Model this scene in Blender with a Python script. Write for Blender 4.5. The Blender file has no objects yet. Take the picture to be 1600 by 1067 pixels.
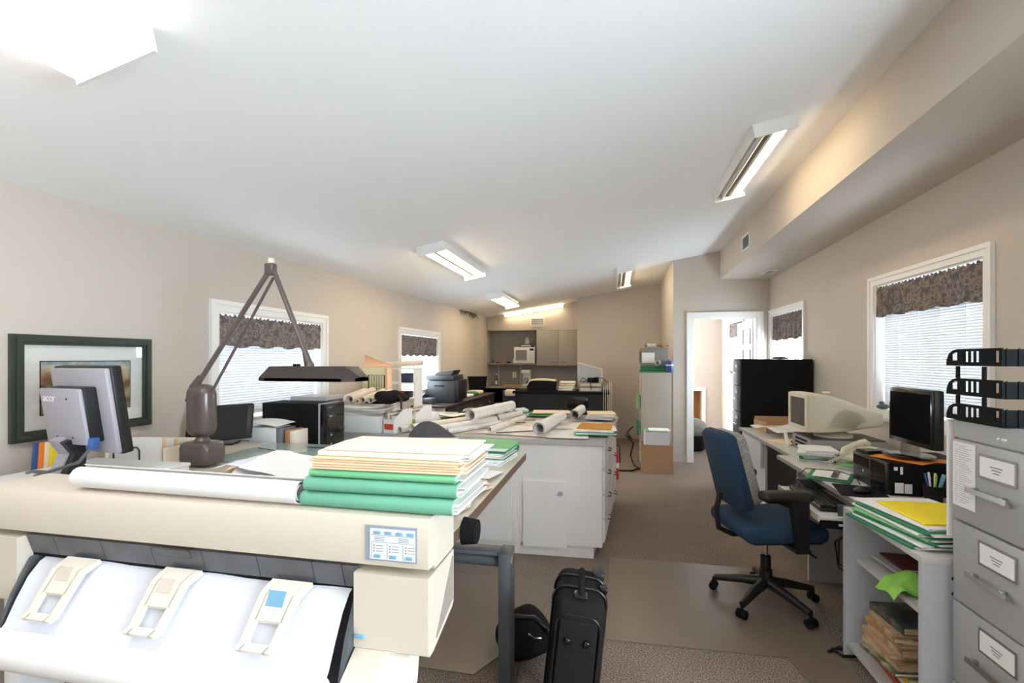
import bpy, bmesh, math, random
from mathutils import Vector, Matrix, Euler
random.seed(7)
SC = bpy.context.scene
COL = SC.collection
R = math.radians

# ------------------------------------------------------------------ camera
cam_data = bpy.data.cameras.new('camera')
cam = bpy.data.objects.new('camera', cam_data); COL.objects.link(cam)
cam_data.sensor_width = 36.0
cam_data.lens = 740.0 / 1600.0 * 36.0
cam_data.shift_y = 26.5 / 1600.0
cam_data.clip_start = 0.02
cam.location = (0, 0, 1.46)
cam.rotation_euler = (R(90), 0, math.atan(155 / 740.0))
SC.camera = cam

# ------------------------------------------------------------------ world, daylight, exposure
world = bpy.data.worlds.new('overcast_sky'); SC.world = world
world.use_nodes = True
bg = world.node_tree.nodes['Background']
bg.inputs[0].default_value = (0.80, 0.90, 1.0, 1)
bg.inputs[1].default_value = 20.0
SC.view_settings.view_transform = 'Standard'
SC.view_settings.look = 'None'
SC.view_settings.gamma = 1.0
SC.view_settings.use_curve_mapping = False
SC.view_settings.exposure = 0.20
SC.cycles.use_denoising = True
SC.cycles.caustics_reflective = False
SC.cycles.caustics_refractive = False
SC.cycles.max_bounces = 10
SC.cycles.diffuse_bounces = 6
SC.cycles.transparent_max_bounces = 12

def portal(loc, rot, sx, sy):
    l = bpy.data.lights.new('sky_portal', 'AREA'); l.shape = 'RECTANGLE'; l.size = sx; l.size_y = sy
    l.cycles.is_portal = True
    o = bpy.data.objects.new('sky_portal', l); COL.objects.link(o)
    o.location = loc; o.rotation_euler = rot
# daylight enters through the windows of the two long walls, the nearest right one added
XL, XR = -2.5, 2.115
for y0, y1, z0, z1 in ((2.62, 3.75, 1.02, 1.77), (5.35, 6.58, 1.02, 1.78)):
    portal((XL - .17, (y0 + y1) / 2, (z0 + z1) / 2), (0, R(-90), 0), z1 - z0, y1 - y0)
for y0, y1, z0, z1 in ((3.23, 4.41, 1.03, 2.05), (5.88, 6.97, 1.03, 2.04), (8.37, 9.30, 1.2, 2.1)):
    portal((XR + .17, (y0 + y1) / 2, (z0 + z1) / 2), (0, R(90), 0), z1 - z0, y1 - y0)
portal((XR + .17, -.25, 1.55), (0, R(90), 0), 1.5, 2.1)  # portal of the added window beside the camera


# ------------------------------------------------------------------ materials
def S(r, g, b):
    f = lambda c: ((c / 255 + .055) / 1.055) ** 2.4 if c > 10 else c / 255 / 12.92
    return (f(r), f(g), f(b), 1.0)
MATS = {}
def mat(name, rgb, rough=.6, metal=0.0, noise=None, bump=None, spec=.5, coat=0.0, emit=None):
    if name in MATS: return MATS[name]
    m = bpy.data.materials.new(name); m.use_nodes = True
    nt = m.node_tree; b = nt.nodes['Principled BSDF']
    col = S(*rgb)
    b.inputs['Base Color'].default_value = col
    b.inputs['Roughness'].default_value = rough
    b.inputs['Metallic'].default_value = metal
    b.inputs['Specular IOR Level'].default_value = spec
    b.inputs['Coat Weight'].default_value = coat
    tc = nt.nodes.new('ShaderNodeTexCoord')
    if noise:
        n = nt.nodes.new('ShaderNodeTexNoise'); n.inputs['Scale'].default_value = noise[0]
        n.inputs['Detail'].default_value = 6
        mp = nt.nodes.new('ShaderNodeMapping')
        if len(noise) > 2: mp.inputs['Scale'].default_value = noise[2]
        r = nt.nodes.new('ShaderNodeValToRGB')
        a = noise[1]
        r.color_ramp.elements[0].position = .3; r.color_ramp.elements[1].position = .7
        r.color_ramp.elements[0].color = tuple(c * (1 - a) for c in col[:3]) + (1,)
        r.color_ramp.elements[1].color = tuple(min(1, c * (1 + a)) for c in col[:3]) + (1,)
        nt.links.new(tc.outputs['Object'], mp.inputs[0]); nt.links.new(mp.outputs[0], n.inputs[0])
        nt.links.new(n.outputs[0], r.inputs[0]); nt.links.new(r.outputs[0], b.inputs['Base Color'])
    if bump:
        n2 = nt.nodes.new('ShaderNodeTexNoise'); n2.inputs['Scale'].default_value = bump[0]
        n2.inputs['Detail'].default_value = 4
        bp = nt.nodes.new('ShaderNodeBump'); bp.inputs['Strength'].default_value = bump[1]
        bp.inputs['Distance'].default_value = bump[2] if len(bump) > 2 else .002
        nt.links.new(tc.outputs['Object'], n2.inputs[0]); nt.links.new(n2.outputs[0], bp.inputs['Height'])
        nt.links.new(bp.outputs[0], b.inputs['Normal'])
    if emit:
        b.inputs['Emission Color'].default_value = emit[0]; b.inputs['Emission Strength'].default_value = emit[1]
    MATS[name] = m
    return m

wall_m = mat('wall_paint', (200, 190, 179), .75, bump=(180, .05, .001), noise=(1.2, .02))
ceil_m = mat('ceiling_paint', (249, 249, 251), .85, bump=(120, .08, .001))
trim_m = mat('trim_white', (240, 238, 235), .4)
grey_wall_m = mat('alcove_board', (150, 146, 142), .7)
beige_m = mat('plotter_beige', (214, 203, 187), .42, bump=(900, .06, .0004))
ivory_m = mat('guide_ivory', (232, 226, 212), .45)
dgrey_m = mat('plotter_dark_window', (92, 93, 97), .3, noise=(14, .2))
black_m = mat('black_plastic', (26, 26, 28), .4)
blackm_m = mat('black_matte', (22, 22, 23), .75, spec=.15)
blackg_m = mat('black_gloss', (14, 14, 16), .15)
screen_m = mat('screen_off', (18, 17, 18), .12)
silver_m = mat('silver_plastic', (168, 166, 176), .4)
steel_m = mat('grey_steel', (172, 172, 171), .38, noise=(3, .03))
frame_m = mat('table_leg_steel', (86, 88, 94), .4)
chrome_m = mat('chrome', (205, 203, 200), .22, metal=1.0)
white_m = mat('white_plastic', (238, 238, 238), .45)
cream_m = mat('cream_plastic', (216, 208, 186), .5)
lam_m = mat('grey_laminate', (196, 198, 204), .5, noise=(220, .05))
lamtop_m = mat('desk_top_laminate', (203, 200, 194), .5, noise=(260, .07))
edge_m = mat('grey_edging', (150, 146, 142), .5)
isl_m = mat('cabinet_worn_paint', (226, 219, 214), .55, noise=(2.2, .06))
istop_m = mat('worktop_grey', (176, 172, 168), .45, noise=(30, .06))
wood_m = mat('board_edge_wood', (104, 80, 62), .55, noise=(18, .25, (1, 12, 12)))
dwood_m = mat('dark_wood', (62, 50, 44), .5, noise=(9, .25, (2, 2, 14)))
blue_fab = mat('blue_fabric', (32, 58, 82), .95, noise=(160, .15), bump=(600, .35, .001))
grey_fab = mat('grey_fabric', (150, 146, 142), .95, noise=(90, .35), bump=(600, .3, .001))
nylon_m = mat('black_nylon', (32, 30, 30), .85, noise=(300, .2), bump=(700, .3, .0006), spec=.15)
piping_m = mat('piping_black', (20, 20, 20), .3)
lamp_m = mat('lamp_brown_enamel', (92, 80, 78), .28, noise=(4, .05), coat=.3)
paper_m = mat('paper_white', (240, 238, 236), .85, noise=(6, .015))
paperb_m = mat('paper_cool', (226, 228, 238), .85, noise=(8, .03))
manila_m = mat('manila', (240, 214, 180), .8, noise=(7, .04))
peach_m = mat('peach_folder', (244, 200, 164), .8, noise=(7, .06))
cream_paper = mat('cream_card', (247, 232, 212), .8, noise=(5, .02))
green_m = mat('green_folder', (112, 178, 150), .75, noise=(6, .06))
green2_m = mat('bright_green_folder', (120, 196, 145), .75, noise=(6, .05))
dgreen_m = mat('dark_green_folder', (50, 128, 86), .75, noise=(6, .08))
lgreen_m = mat('light_green_folder', (132, 192, 132), .75, noise=(6, .08))
yellow_m = mat('yellow_folder', (250, 224, 40), .7)
orange_m = mat('orange_card', (242, 140, 50), .75)
ochre_m = mat('ochre_folder', (196, 136, 52), .75, noise=(9, .06))
card_m = mat('cardboard', (182, 148, 116), .85, noise=(5, .07, (1, 1, 6)))
red_m = mat('red_enamel', (186, 22, 34), .35)
blue_m = mat('blue_plastic', (52, 92, 158), .45)
skyblue_m = mat('blue_label', (120, 172, 200), .5)
lime_m = mat('lime_cloth', (150, 208, 90), .9, noise=(20, .15))
frame_green = mat('frame_dark_green', (52, 58, 50), .4, noise=(40, .1))
cab_grey = mat('kitchen_cabinet_grey', (166, 160, 148), .5)
tan_m = mat('tan_wood', (176, 132, 88), .5, noise=(6, .12, (6, 6, 1)))
pencil_m = mat('dark_pull', (70, 70, 74), .3, metal=.8)
cable_m = mat('cable_black', (24, 24, 25), .5)
cablew_m = mat('cable_white', (226, 224, 218), .5)
brown_fur = mat('brush_dark_felt', (74, 68, 70), .95, noise=(60, .2))
bristle_m = mat('bristle', (206, 190, 166), .9, noise=(70, .2, (1, 8, 8)))

def nodes_mat(name):
    m = bpy.data.materials.new(name); m.use_nodes = True
    return m, m.node_tree, m.node_tree.nodes['Principled BSDF']
def N(nt, t, **kw):
    n = nt.nodes.new(t)
    for k, v in kw.items():
        if k in n.inputs: n.inputs[k].default_value = v
        else: setattr(n, k, v)
    return n
def ramp(nt, stops):
    r = nt.nodes.new('ShaderNodeValToRGB'); e = r.color_ramp.elements
    while len(e) < len(stops): e.new(.5)
    for i, (p, c) in enumerate(stops): e[i].position = p; e[i].color = c
    return r

def carpet_mat():
    m, nt, b = nodes_mat('carpet')
    tc = N(nt, 'ShaderNodeTexCoord'); n = N(nt, 'ShaderNodeTexNoise', Scale=150.0, Detail=3.0)
    n2 = N(nt, 'ShaderNodeTexNoise', Scale=2.5, Detail=4.0)
    r = ramp(nt, [(.36, S(92, 80, 72)), (.5, S(138, 122, 110)), (.64, S(178, 162, 148))])
    r2 = ramp(nt, [(.3, (.86, .86, .86, 1)), (.7, (1, 1, 1, 1))])
    mx = N(nt, 'ShaderNodeMix', data_type='RGBA', blend_type='MULTIPLY'); mx.inputs[0].default_value = 1
    bp = N(nt, 'ShaderNodeBump', Strength=.7, Distance=.004)
    nt.links.new(tc.outputs['Object'], n.inputs[0]); nt.links.new(tc.outputs['Object'], n2.inputs[0])
    nt.links.new(n.outputs[0], r.inputs[0]); nt.links.new(n2.outputs[0], r2.inputs[0])
    nt.links.new(r.outputs[0], mx.inputs[6]); nt.links.new(r2.outputs[0], mx.inputs[7])
    nt.links.new(mx.outputs[2], b.inputs['Base Color']); nt.links.new(n.outputs[0], bp.inputs['Height'])
    nt.links.new(bp.outputs[0], b.inputs['Normal']); b.inputs['Roughness'].default_value = .95
    b.inputs['Specular IOR Level'].default_value = .1
    return m
carpet_m = carpet_mat()

def damask_mat():
    m, nt, b = nodes_mat('valance_damask')
    tc = N(nt, 'ShaderNodeTexCoord')
    v = N(nt, 'ShaderNodeTexVoronoi', Scale=20.0); n = N(nt, 'ShaderNodeTexNoise', Scale=70.0, Detail=5.0)
    r = ramp(nt, [(.0, S(176, 164, 152)), (.22, S(122, 114, 112)), (.42, S(172, 160, 150)), (.6, S(132, 126, 128)), (.9, S(112, 106, 110))])
    r2 = ramp(nt, [(.38, S(112, 102, 104)), (.62, S(222, 212, 206))])
    mx = N(nt, 'ShaderNodeMix', data_type='RGBA', blend_type='MULTIPLY'); mx.inputs[0].default_value = .6
    nt.links.new(tc.outputs['Object'], v.inputs['Vector']); nt.links.new(tc.outputs['Object'], n.inputs['Vector'])
    nt.links.new(v.outputs['Distance'], r.inputs[0]); nt.links.new(n.outputs[0], r2.inputs[0])
    nt.links.new(r.outputs[0], mx.inputs[6]); nt.links.new(r2.outputs[0], mx.inputs[7])
    nt.links.new(mx.outputs[2], b.inputs['Base Color']); b.inputs['Roughness'].default_value = .9
    return m
damask_m = damask_mat()

def plan_mat(name, base, ink, s=26.0):
    # printed plan: thin drawn lines and faint text rows
    m, nt, b = nodes_mat(name)
    tc = N(nt, 'ShaderNodeTexCoord')
    br = N(nt, 'ShaderNodeTexBrick', Scale=s, offset=.37)
    br.inputs['Color1'].default_value = base; br.inputs['Color2'].default_value = base
    br.inputs['Mortar'].default_value = ink; br.inputs['Mortar Size'].default_value = .012
    n = N(nt, 'ShaderNodeTexNoise', Scale=9.0, Detail=2.0)
    r = ramp(nt, [(.45, (0, 0, 0, 1)), (.55, (1, 1, 1, 1))])
    mx = N(nt, 'ShaderNodeMix', data_type='RGBA'); mx.inputs[6].default_value = base
    nt.links.new(tc.outputs['Object'], br.inputs['Vector']); nt.links.new(tc.outputs['Object'], n.inputs['Vector'])
    nt.links.new(n.outputs[0], r.inputs[0]); nt.links.new(r.outputs[0], mx.inputs[0])
    nt.links.new(br.outputs['Color'], mx.inputs[7]); nt.links.new(mx.outputs[2], b.inputs['Base Color'])
    b.inputs['Roughness'].default_value = .85
    return m
plan_m = plan_mat('plan_paper', S(238, 233, 228), S(176, 172, 174))
plank_m = plan_mat('plan_paper_tan', S(226, 214, 200), S(160, 150, 144), 18.0)

def blind_mat():
    m = bpy.data.materials.new('blind_slat'); m.use_nodes = True; nt = m.node_tree
    nt.nodes.remove(nt.nodes['Principled BSDF'])
    d = N(nt, 'ShaderNodeBsdfDiffuse'); t = N(nt, 'ShaderNodeBsdfTranslucent')
    d.inputs[0].default_value = (.9, .92, .95, 1); t.inputs[0].default_value = (.93, .95, 1.0, 1)
    mx = N(nt, 'ShaderNodeMixShader'); mx.inputs[0].default_value = .027
    nt.links.new(d.outputs[0], mx.inputs[1]); nt.links.new(t.outputs[0], mx.inputs[2])
    nt.links.new(mx.outputs[0], nt.nodes['Material Output'].inputs[0])
    return m
blind_m = blind_mat()
def glass_mat(name, tint, gl):
    m = bpy.data.materials.new(name); m.use_nodes = True; nt = m.node_tree
    nt.nodes.remove(nt.nodes['Principled BSDF'])
    t = N(nt, 'ShaderNodeBsdfTransparent'); t.inputs[0].default_value = tint
    g = N(nt, 'ShaderNodeBsdfGlossy', Roughness=.02)
    lw = N(nt, 'ShaderNodeLayerWeight', Blend=.5); pw = N(nt, 'ShaderNodeMath', operation='POWER'); pw.inputs[1].default_value = 4.0
    fr = N(nt, 'ShaderNodeMath', operation='MULTIPLY_ADD'); fr.inputs[1].default_value = .5; fr.inputs[2].default_value = gl
    mx = N(nt, 'ShaderNodeMixShader')
    nt.links.new(lw.outputs['Facing'], pw.inputs[0]); nt.links.new(pw.outputs[0], fr.inputs[0])
    nt.links.new(fr.outputs[0], mx.inputs[0]); nt.links.new(t.outputs[0], mx.inputs[1]); nt.links.new(g.outputs[0], mx.inputs[2])
    nt.links.new(mx.outputs[0], nt.nodes['Material Output'].inputs[0])
    return m
glass_m = glass_mat('window_glass', (.96, .98, .98, 1), .02)
picglass_m = glass_mat('picture_glass', (1, 1, 1, 1), .06)
clear_m = glass_mat('clear_plastic', (.8, .8, .78, 1), .06)

def emit_mat(name, col, s):
    m = bpy.data.materials.new(name); m.use_nodes = True; nt = m.node_tree
    nt.nodes.remove(nt.nodes['Principled BSDF'])
    e = N(nt, 'ShaderNodeEmission', Strength=s); e.inputs[0].default_value = col
    nt.links.new(e.outputs[0], nt.nodes['Material Output'].inputs[0])
    return m
tube_on = emit_mat('tube_lit_warm', (1, .79, .50, 1), 28.0)
diffuser_on = emit_mat('lens_lit', (1, .97, .93, 1), 9.0)
tube_off = mat('tube_unlit', (214, 214, 208), .3)
fix_m = mat('fixture_white', (238, 238, 238), .35)
ridge_shade_m = mat('ridge_painted_shade', (120, 116, 110), .5)  # grey holds painted shade, so the ridge reads darker between lit tubes

def landscape_mat():
    m, nt, b = nodes_mat('landscape_print')
    tc = N(nt, 'ShaderNodeTexCoord'); sep = N(nt, 'ShaderNodeSeparateXYZ')
    n = N(nt, 'ShaderNodeTexNoise', Scale=9.0, Detail=7.0); n2 = N(nt, 'ShaderNodeTexNoise', Scale=26.0, Detail=6.0)
    mad = N(nt, 'ShaderNodeMath', operation='MULTIPLY_ADD'); mad.inputs[1].default_value = .16
    r = ramp(nt, [(.0, S(150, 136, 96)), (.22, S(96, 84, 56)), (.36, S(190, 176, 140)), (.5, S(112, 96, 64)), (.62, S(150, 84, 62)), (.72, S(176, 160, 110)), (.84, S(206, 196, 178)), (.92, S(150, 176, 190)), (1.0, S(140, 170, 190))])
    mr = N(nt, 'ShaderNodeMapRange'); mr.inputs[1].default_value = -.06; mr.inputs[2].default_value = .215
    r2 = ramp(nt, [(.35, (.5, .5, .45, 1)), (.6, (1, 1, 1, 1))])
    mx = N(nt, 'ShaderNodeMix', data_type='RGBA', blend_type='MULTIPLY'); mx.inputs[0].default_value = .7
    nt.links.new(tc.outputs['Object'], sep.inputs[0]); nt.links.new(tc.outputs['Object'], n.inputs[0]); nt.links.new(tc.outputs['Object'], n2.inputs[0])
    nt.links.new(n.outputs[0], mad.inputs[0]); nt.links.new(sep.outputs[2], mad.inputs[2])
    nt.links.new(mad.outputs[0], mr.inputs[0]); nt.links.new(mr.outputs[0], r.inputs[0])
    nt.links.new(n2.outputs[0], r2.inputs[0])
    nt.links.new(r.outputs[0], mx.inputs[6]); nt.links.new(r2.outputs[0], mx.inputs[7])
    nt.links.new(mx.outputs[2], b.inputs['Base Color']); b.inputs['Roughness'].default_value = .6
    return m
landscape_m = landscape_mat()
def photo_cover(name, a, c, d, s=14.0):
    m, nt, b = nodes_mat(name)
    tc = N(nt, 'ShaderNodeTexCoord'); n = N(nt, 'ShaderNodeTexNoise', Scale=s, Detail=5.0)
    r = ramp(nt, [(.35, S(*a)), (.52, S(*c)), (.68, S(*d))])
    nt.links.new(tc.outputs['Object'], n.inputs[0]); nt.links.new(n.outputs[0], r.inputs[0])
    nt.links.new(r.outputs[0], b.inputs['Base Color']); b.inputs['Roughness'].default_value = .35
    return m
cover_a = photo_cover('cover_dark_photo', (28, 34, 34), (70, 76, 74), (130, 120, 96))
cover_b = photo_cover('cover_garden_photo', (28, 30, 22), (92, 96, 60), (196, 190, 170))
cover_c = photo_cover('cover_warm_photo', (96, 66, 50), (176, 150, 116), (214, 196, 160))
marble_m = photo_cover('whitewashed_panel', (150, 146, 140), (190, 186, 178), (212, 208, 202), 9.0)
matp_m = mat('mat_vinyl', (121, 105, 91), .3, noise=(1.3, .06), spec=.4)

# ------------------------------------------------------------------ mesh helpers
class MB:
    def __init__(self): self.bm = bmesh.new()
    def box(self, x0, x1, y0, y1, z0, z1, M=None):
        vs = [self.bm.verts.new((x, y, z)) for z in (z0, z1) for y in (y0, y1) for x in (x0, x1)]
        for f in ((0, 2, 3, 1), (4, 5, 7, 6), (0, 1, 5, 4), (2, 6, 7, 3), (0, 4, 6, 2), (1, 3, 7, 5)):
            self.bm.faces.new([vs[i] for i in f])
        if M: bmesh.ops.transform(self.bm, matrix=M, verts=vs)
        return self
    def rbox(self, cx, cy, cz, sx, sy, sz, r=.006, seg=2, M=None):
        t = bmesh.new(); bmesh.ops.create_cube(t, size=1)
        bmesh.ops.scale(t, vec=(sx, sy, sz), verts=t.verts)
        bmesh.ops.bevel(t, geom=list(t.edges), offset=min(r, .49 * min(sx, sy, sz)), segments=seg, profile=.5, affect='EDGES')
        bmesh.ops.translate(t, vec=(cx, cy, cz), verts=t.verts)
        if M: bmesh.ops.transform(t, matrix=M, verts=t.verts)
        self._merge(t); return self
    def _merge(self, t):
        me = bpy.data.meshes.new('tmp'); t.to_mesh(me); t.free()
        self.bm.from_mesh(me); bpy.data.meshes.remove(me)
    def ring(self, c, u, v, r, n):
        return [self.bm.verts.new(c + u * (math.cos(2 * math.pi * i / n) * r) + v * (math.sin(2 * math.pi * i / n) * r)) for i in range(n)]
    def cyl(self, p0, p1, r0, r1=None, n=16):
        p0, p1 = Vector(p0), Vector(p1); r1 = r0 if r1 is None else r1
        d = (p1 - p0).normalized(); u = d.orthogonal().normalized(); v = d.cross(u)
        a = self.ring(p0, u, v, r0, n); b = self.ring(p1, u, v, r1, n)
        for i in range(n): self.bm.faces.new((a[i], a[(i + 1) % n], b[(i + 1) % n], b[i]))
        self.bm.faces.new(a[::-1]); self.bm.faces.new(b); return self
    def tube(self, pts, r, n=8):
        pts = [Vector(p) for p in pts]; rings = []
        u = (pts[1] - pts[0]).normalized().orthogonal().normalized()
        for i, p in enumerate(pts):
            d = (pts[min(i + 1, len(pts) - 1)] - pts[max(i - 1, 0)]).normalized()
            u = (u - d * u.dot(d)).normalized(); v = d.cross(u)
            rr = r[i] if isinstance(r, (list, tuple)) else r
            rings.append(self.ring(p, u, v, rr, n))
        for a, b in zip(rings, rings[1:]):
            for i in range(n): self.bm.faces.new((a[i], a[(i + 1) % n], b[(i + 1) % n], b[i]))
        self.bm.faces.new(rings[0][::-1]); self.bm.faces.new(rings[-1]); return self
    def lathe(self, prof, n=24, c=(0, 0, 0)):
        c = Vector(c); rs = []
        for r, z in prof: rs.append(self.ring(c + Vector((0, 0, z)), Vector((1, 0, 0)), Vector((0, 1, 0)), max(r, 1e-4), n))
        for a, b in zip(rs, rs[1:]):
            for i in range(n): self.bm.faces.new((a[i], a[(i + 1) % n], b[(i + 1) % n], b[i]))
        self.bm.faces.new(rs[0][::-1]); self.bm.faces.new(rs[-1]); return self
    def prism(self, pts, axis, a0, a1):
        # pts in the two other axes (in order), extruded along axis
        def mk(p, a):
            return {'x': (a, p[0], p[1]), 'y': (p[0], a, p[1]), 'z': (p[0], p[1], a)}[axis]
        A = [self.bm.verts.new(mk(p, a0)) for p in pts]; B = [self.bm.verts.new(mk(p, a1)) for p in pts]
        n = len(pts)
        for i in range(n): self.bm.faces.new((A[i], A[(i + 1) % n], B[(i + 1) % n], B[i]))
        self.bm.faces.new(A[::-1]); self.bm.faces.new(B); return self
    def sheet(self, fn, nu, nv, th=.0008):
        top = [[Vector(fn(i / nu, j / nv)) for j in range(nv + 1)] for i in range(nu + 1)]
        nrm = [[None] * (nv + 1) for _ in range(nu + 1)]
        for i in range(nu + 1):
            for j in range(nv + 1):
                a = top[min(i + 1, nu)][j] - top[max(i - 1, 0)][j]; b = top[i][min(j + 1, nv)] - top[i][max(j - 1, 0)]
                q = a.cross(b); nrm[i][j] = q.normalized() if q.length > 1e-12 else Vector((0, 0, 1))
        T = [[self.bm.verts.new(top[i][j]) for j in range(nv + 1)] for i in range(nu + 1)]
        L = [[self.bm.verts.new(top[i][j] - nrm[i][j] * th) for j in range(nv + 1)] for i in range(nu + 1)]
        for i in range(nu):
            for j in range(nv):
                self.bm.faces.new((T[i][j], T[i + 1][j], T[i + 1][j + 1], T[i][j + 1]))
                self.bm.faces.new((L[i][j], L[i][j + 1], L[i + 1][j + 1], L[i + 1][j]))
        for i in range(nu):
            self.bm.faces.new((T[i][0], L[i][0], L[i + 1][0], T[i + 1][0])); self.bm.faces.new((T[i][nv], T[i + 1][nv], L[i + 1][nv], L[i][nv]))
        for j in range(nv):
            self.bm.faces.new((T[0][j], T[0][j + 1], L[0][j + 1], L[0][j])); self.bm.faces.new((T[nu][j], L[nu][j], L[nu][j + 1], T[nu][j + 1]))
        return self
    def ellipsoid(self, c, s, fn=None, n=20):
        t = bmesh.new(); bmesh.ops.create_uvsphere(t, u_segments=n, v_segments=n // 2, radius=1)
        for v in t.verts:
            if fn: v.co = Vector(fn(v.co))
            v.co = Vector((v.co.x * s[0] + c[0], v.co.y * s[1] + c[1], v.co.z * s[2] + c[2]))
        self._merge(t); return self
    def w(self, t):
        # the shapes so far were given in room coordinates: make them relative to the (unrotated) thing t
        o = t if t.parent is None else t.parent
        bmesh.ops.translate(self.bm, vec=-Vector(o.location), verts=self.bm.verts); return self
    def build(self, name, m, parent=None, loc=None, rot=None, sharp=38):
        bmesh.ops.recalc_face_normals(self.bm, faces=list(self.bm.faces))
        me = bpy.data.meshes.new(name); self.bm.to_mesh(me); self.bm.free()
        me.materials.append(m)
        for p in me.polygons: p.use_smooth = True
        me.set_sharp_from_angle(angle=R(sharp))
        o = bpy.data.objects.new(name, me); COL.objects.link(o)
        if parent is not None: o.parent = parent
        if loc is not None: o.location = loc
        if rot is not None: o.rotation_euler = rot
        return o

def tag(o, label, cat, group=None, kind=None):
    o['label'] = label; o['category'] = cat
    if group: o['group'] = group
    if kind: o['kind'] = kind
    return o
def thing(name, label, cat, loc=(0, 0, 0), rz=0, group=None, rot=None):
    o = bpy.data.objects.new(name, None); COL.objects.link(o)
    o.empty_display_size = .05; o.location = loc
    o.rotation_euler = rot if rot else (0, 0, rz)
    return tag(o, label, cat, group)
def struct(o, label=None):
    o['kind'] = 'structure'
    if label: o['label'] = label
    return o
def Box(name, m, x0, x1, y0, y1, z0, z1, parent=None, **k): return MB().box(x0, x1, y0, y1, z0, z1).build(name, m, parent, **k)
def RBox(name, m, cx, cy, cz, sx, sy, sz, r=.006, parent=None, seg=2, **k): return MB().rbox(cx, cy, cz, sx, sy, sz, r, seg).build(name, m, parent, **k)
def text_mesh(name, s, size, m, parent, loc, rot, depth=.0006):
    cu = bpy.data.curves.new(name, 'FONT'); cu.body = s; cu.size = size; cu.extrude = depth; cu.align_x = 'CENTER'; cu.align_y = 'CENTER'
    t = bpy.data.objects.new(name, cu); COL.objects.link(t)
    bpy.context.view_layer.update()
    dg = bpy.context.evaluated_depsgraph_get()
    me = bpy.data.meshes.new_from_object(t.evaluated_get(dg))
    bpy.data.objects.remove(t)
    o = bpy.data.objects.new(name, me); COL.objects.link(o)
    me.materials.clear(); me.materials.append(m)
    o.parent = parent; o.location = loc; o.rotation_euler = rot
    return o

def WB(name, m, x0, x1, y0, y1, z0, z1, t): return MB().box(x0, x1, y0, y1, z0, z1).w(t).build(name, m, t)
def WR(name, m, x0, x1, y0, y1, z0, z1, r, t, seg=2):
    return MB().rbox((x0 + x1) / 2, (y0 + y1) / 2, (z0 + z1) / 2, x1 - x0, y1 - y0, z1 - z0, r, seg).w(t).build(name, m, t)

# ---- paper goods shared by many places
def roll(label, p0, p1, r, m, name='paper_roll', group=None, turns=2.4, cat='paper roll', rin=.62):
    """A sheet rolled into a spiral, from end p0 to end p1."""
    p0, p1 = Vector(p0), Vector(p1); d = p1 - p0; L = d.length
    M = MB(); n = int(22 * turns); ri = r * rin
    def fn(u, v):
        a = u * turns * 2 * math.pi; q = ri + (r - ri) * u
        return (math.cos(a) * q, math.sin(a) * q, v * L)
    M.sheet(fn, n, 2, .0012)
    o = M.build(name, m, None, sharp=60)
    o.location = p0; o.rotation_mode = 'XYZ'; o.rotation_euler = d.to_track_quat('Z', 'Y').to_euler()
    return tag(o, label, cat, group)
def sheet_paper(label, loc, w, h, rz, m, amp=.004, seed=0, name='paper_sheet', group=None, lift=None, th=.0009):
    rnd = random.Random(seed); a, b, c = (rnd.uniform(0, 6.28) for _ in range(3)); k = rnd.uniform(.7, 1.6)
    def fn(u, v):
        z = amp * (math.sin(4.5 * u * k + a) + math.sin(5 * v * k + b) + .6 * math.sin(9 * (u + v) + c)) + amp * 2.6
        if lift: z += lift * max(0, u + v - 1.35) ** 2 * 4
        return ((u - .5) * w, (v - .5) * h, z)
    o = MB().sheet(fn, 14, 10, th).build(name, m, None, loc, (0, 0, rz), sharp=60)
    return tag(o, label, 'paper', group)
def folder(label, loc, w, d, t, cm, pm=None, rz=0, name='folder', group=None, spine='front', seed=0, stick=.012, n=None, cat='folder', bow=.004, tilt=(0, 0)):
    """A file folder lying flat: a folded cover with a rounded spine and a ragged sheaf of papers in it."""
    rnd = random.Random(seed + 11)
    T = thing(name, label, cat, loc, rz, group, rot=(tilt[0], tilt[1], rz))
    th = .0022; M = MB(); r = t / 2
    prof = [(d / 2, 0)] + [(-d / 2 + r - r * math.sin(a), r - r * math.cos(a)) for a in (i * math.pi / 8 for i in range(9))]
    prof += [(0, t + bow * .5), (d / 2 - .004, t - .001)]
    inner = [(y, z + (th if i < 5 else -th) + (0 if i not in (4, 5) else 0)) for i, (y, z) in enumerate(prof)]
    inner = [(y + (th if 1 < i < len(prof) - 2 else 0), min(max(z, th), t + bow)) for i, (y, z) in enumerate(inner)]
    M.prism(prof + inner[::-1], 'x', -w / 2, w / 2)
    c = M.build('cover', cm, T)
    P_ = MB(); n = n or max(3, int(t / .004))
    for k in range(n):
        z = th + (k + .5) * (t - 2 * th) / n; h = min(.0012, .35 * t / n)
        dx, dy = rnd.uniform(-.004, stick), rnd.uniform(-.006, .008)
        P_.box(-w / 2 + .006 + dx, w / 2 - .004 + dx, -d / 2 + .012 + abs(dy), d / 2 - .006 + dy, z - h, z + h, Matrix.Rotation(rnd.uniform(-.02, .02), 4, 'Z'))
    P_.build('papers', pm or paper_m, c)
    if spine == 'back': T.rotation_euler[2] += math.pi
    return T
def book(label, loc, w, d, t, cm, rz=0, name='book', group=None, pm=None, cat='book'):
    T = thing(name, label, cat, loc, rz, group)
    c = .0025 if t > .012 else .001
    M = MB(); M.box(-w / 2, w / 2, -d / 2, d / 2, 0, c); M.box(-w / 2, w / 2, -d / 2, d / 2, t - c, t); M.box(-w / 2, -w / 2 + c, -d / 2, d / 2, c, t - c)
    M.build('cover', cm, T)
    Box('pages', pm or cream_paper, -w / 2 + c, w / 2 - .003, -d / 2 + .003, d / 2 - .003, c, t - c, T)
    return T
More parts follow.
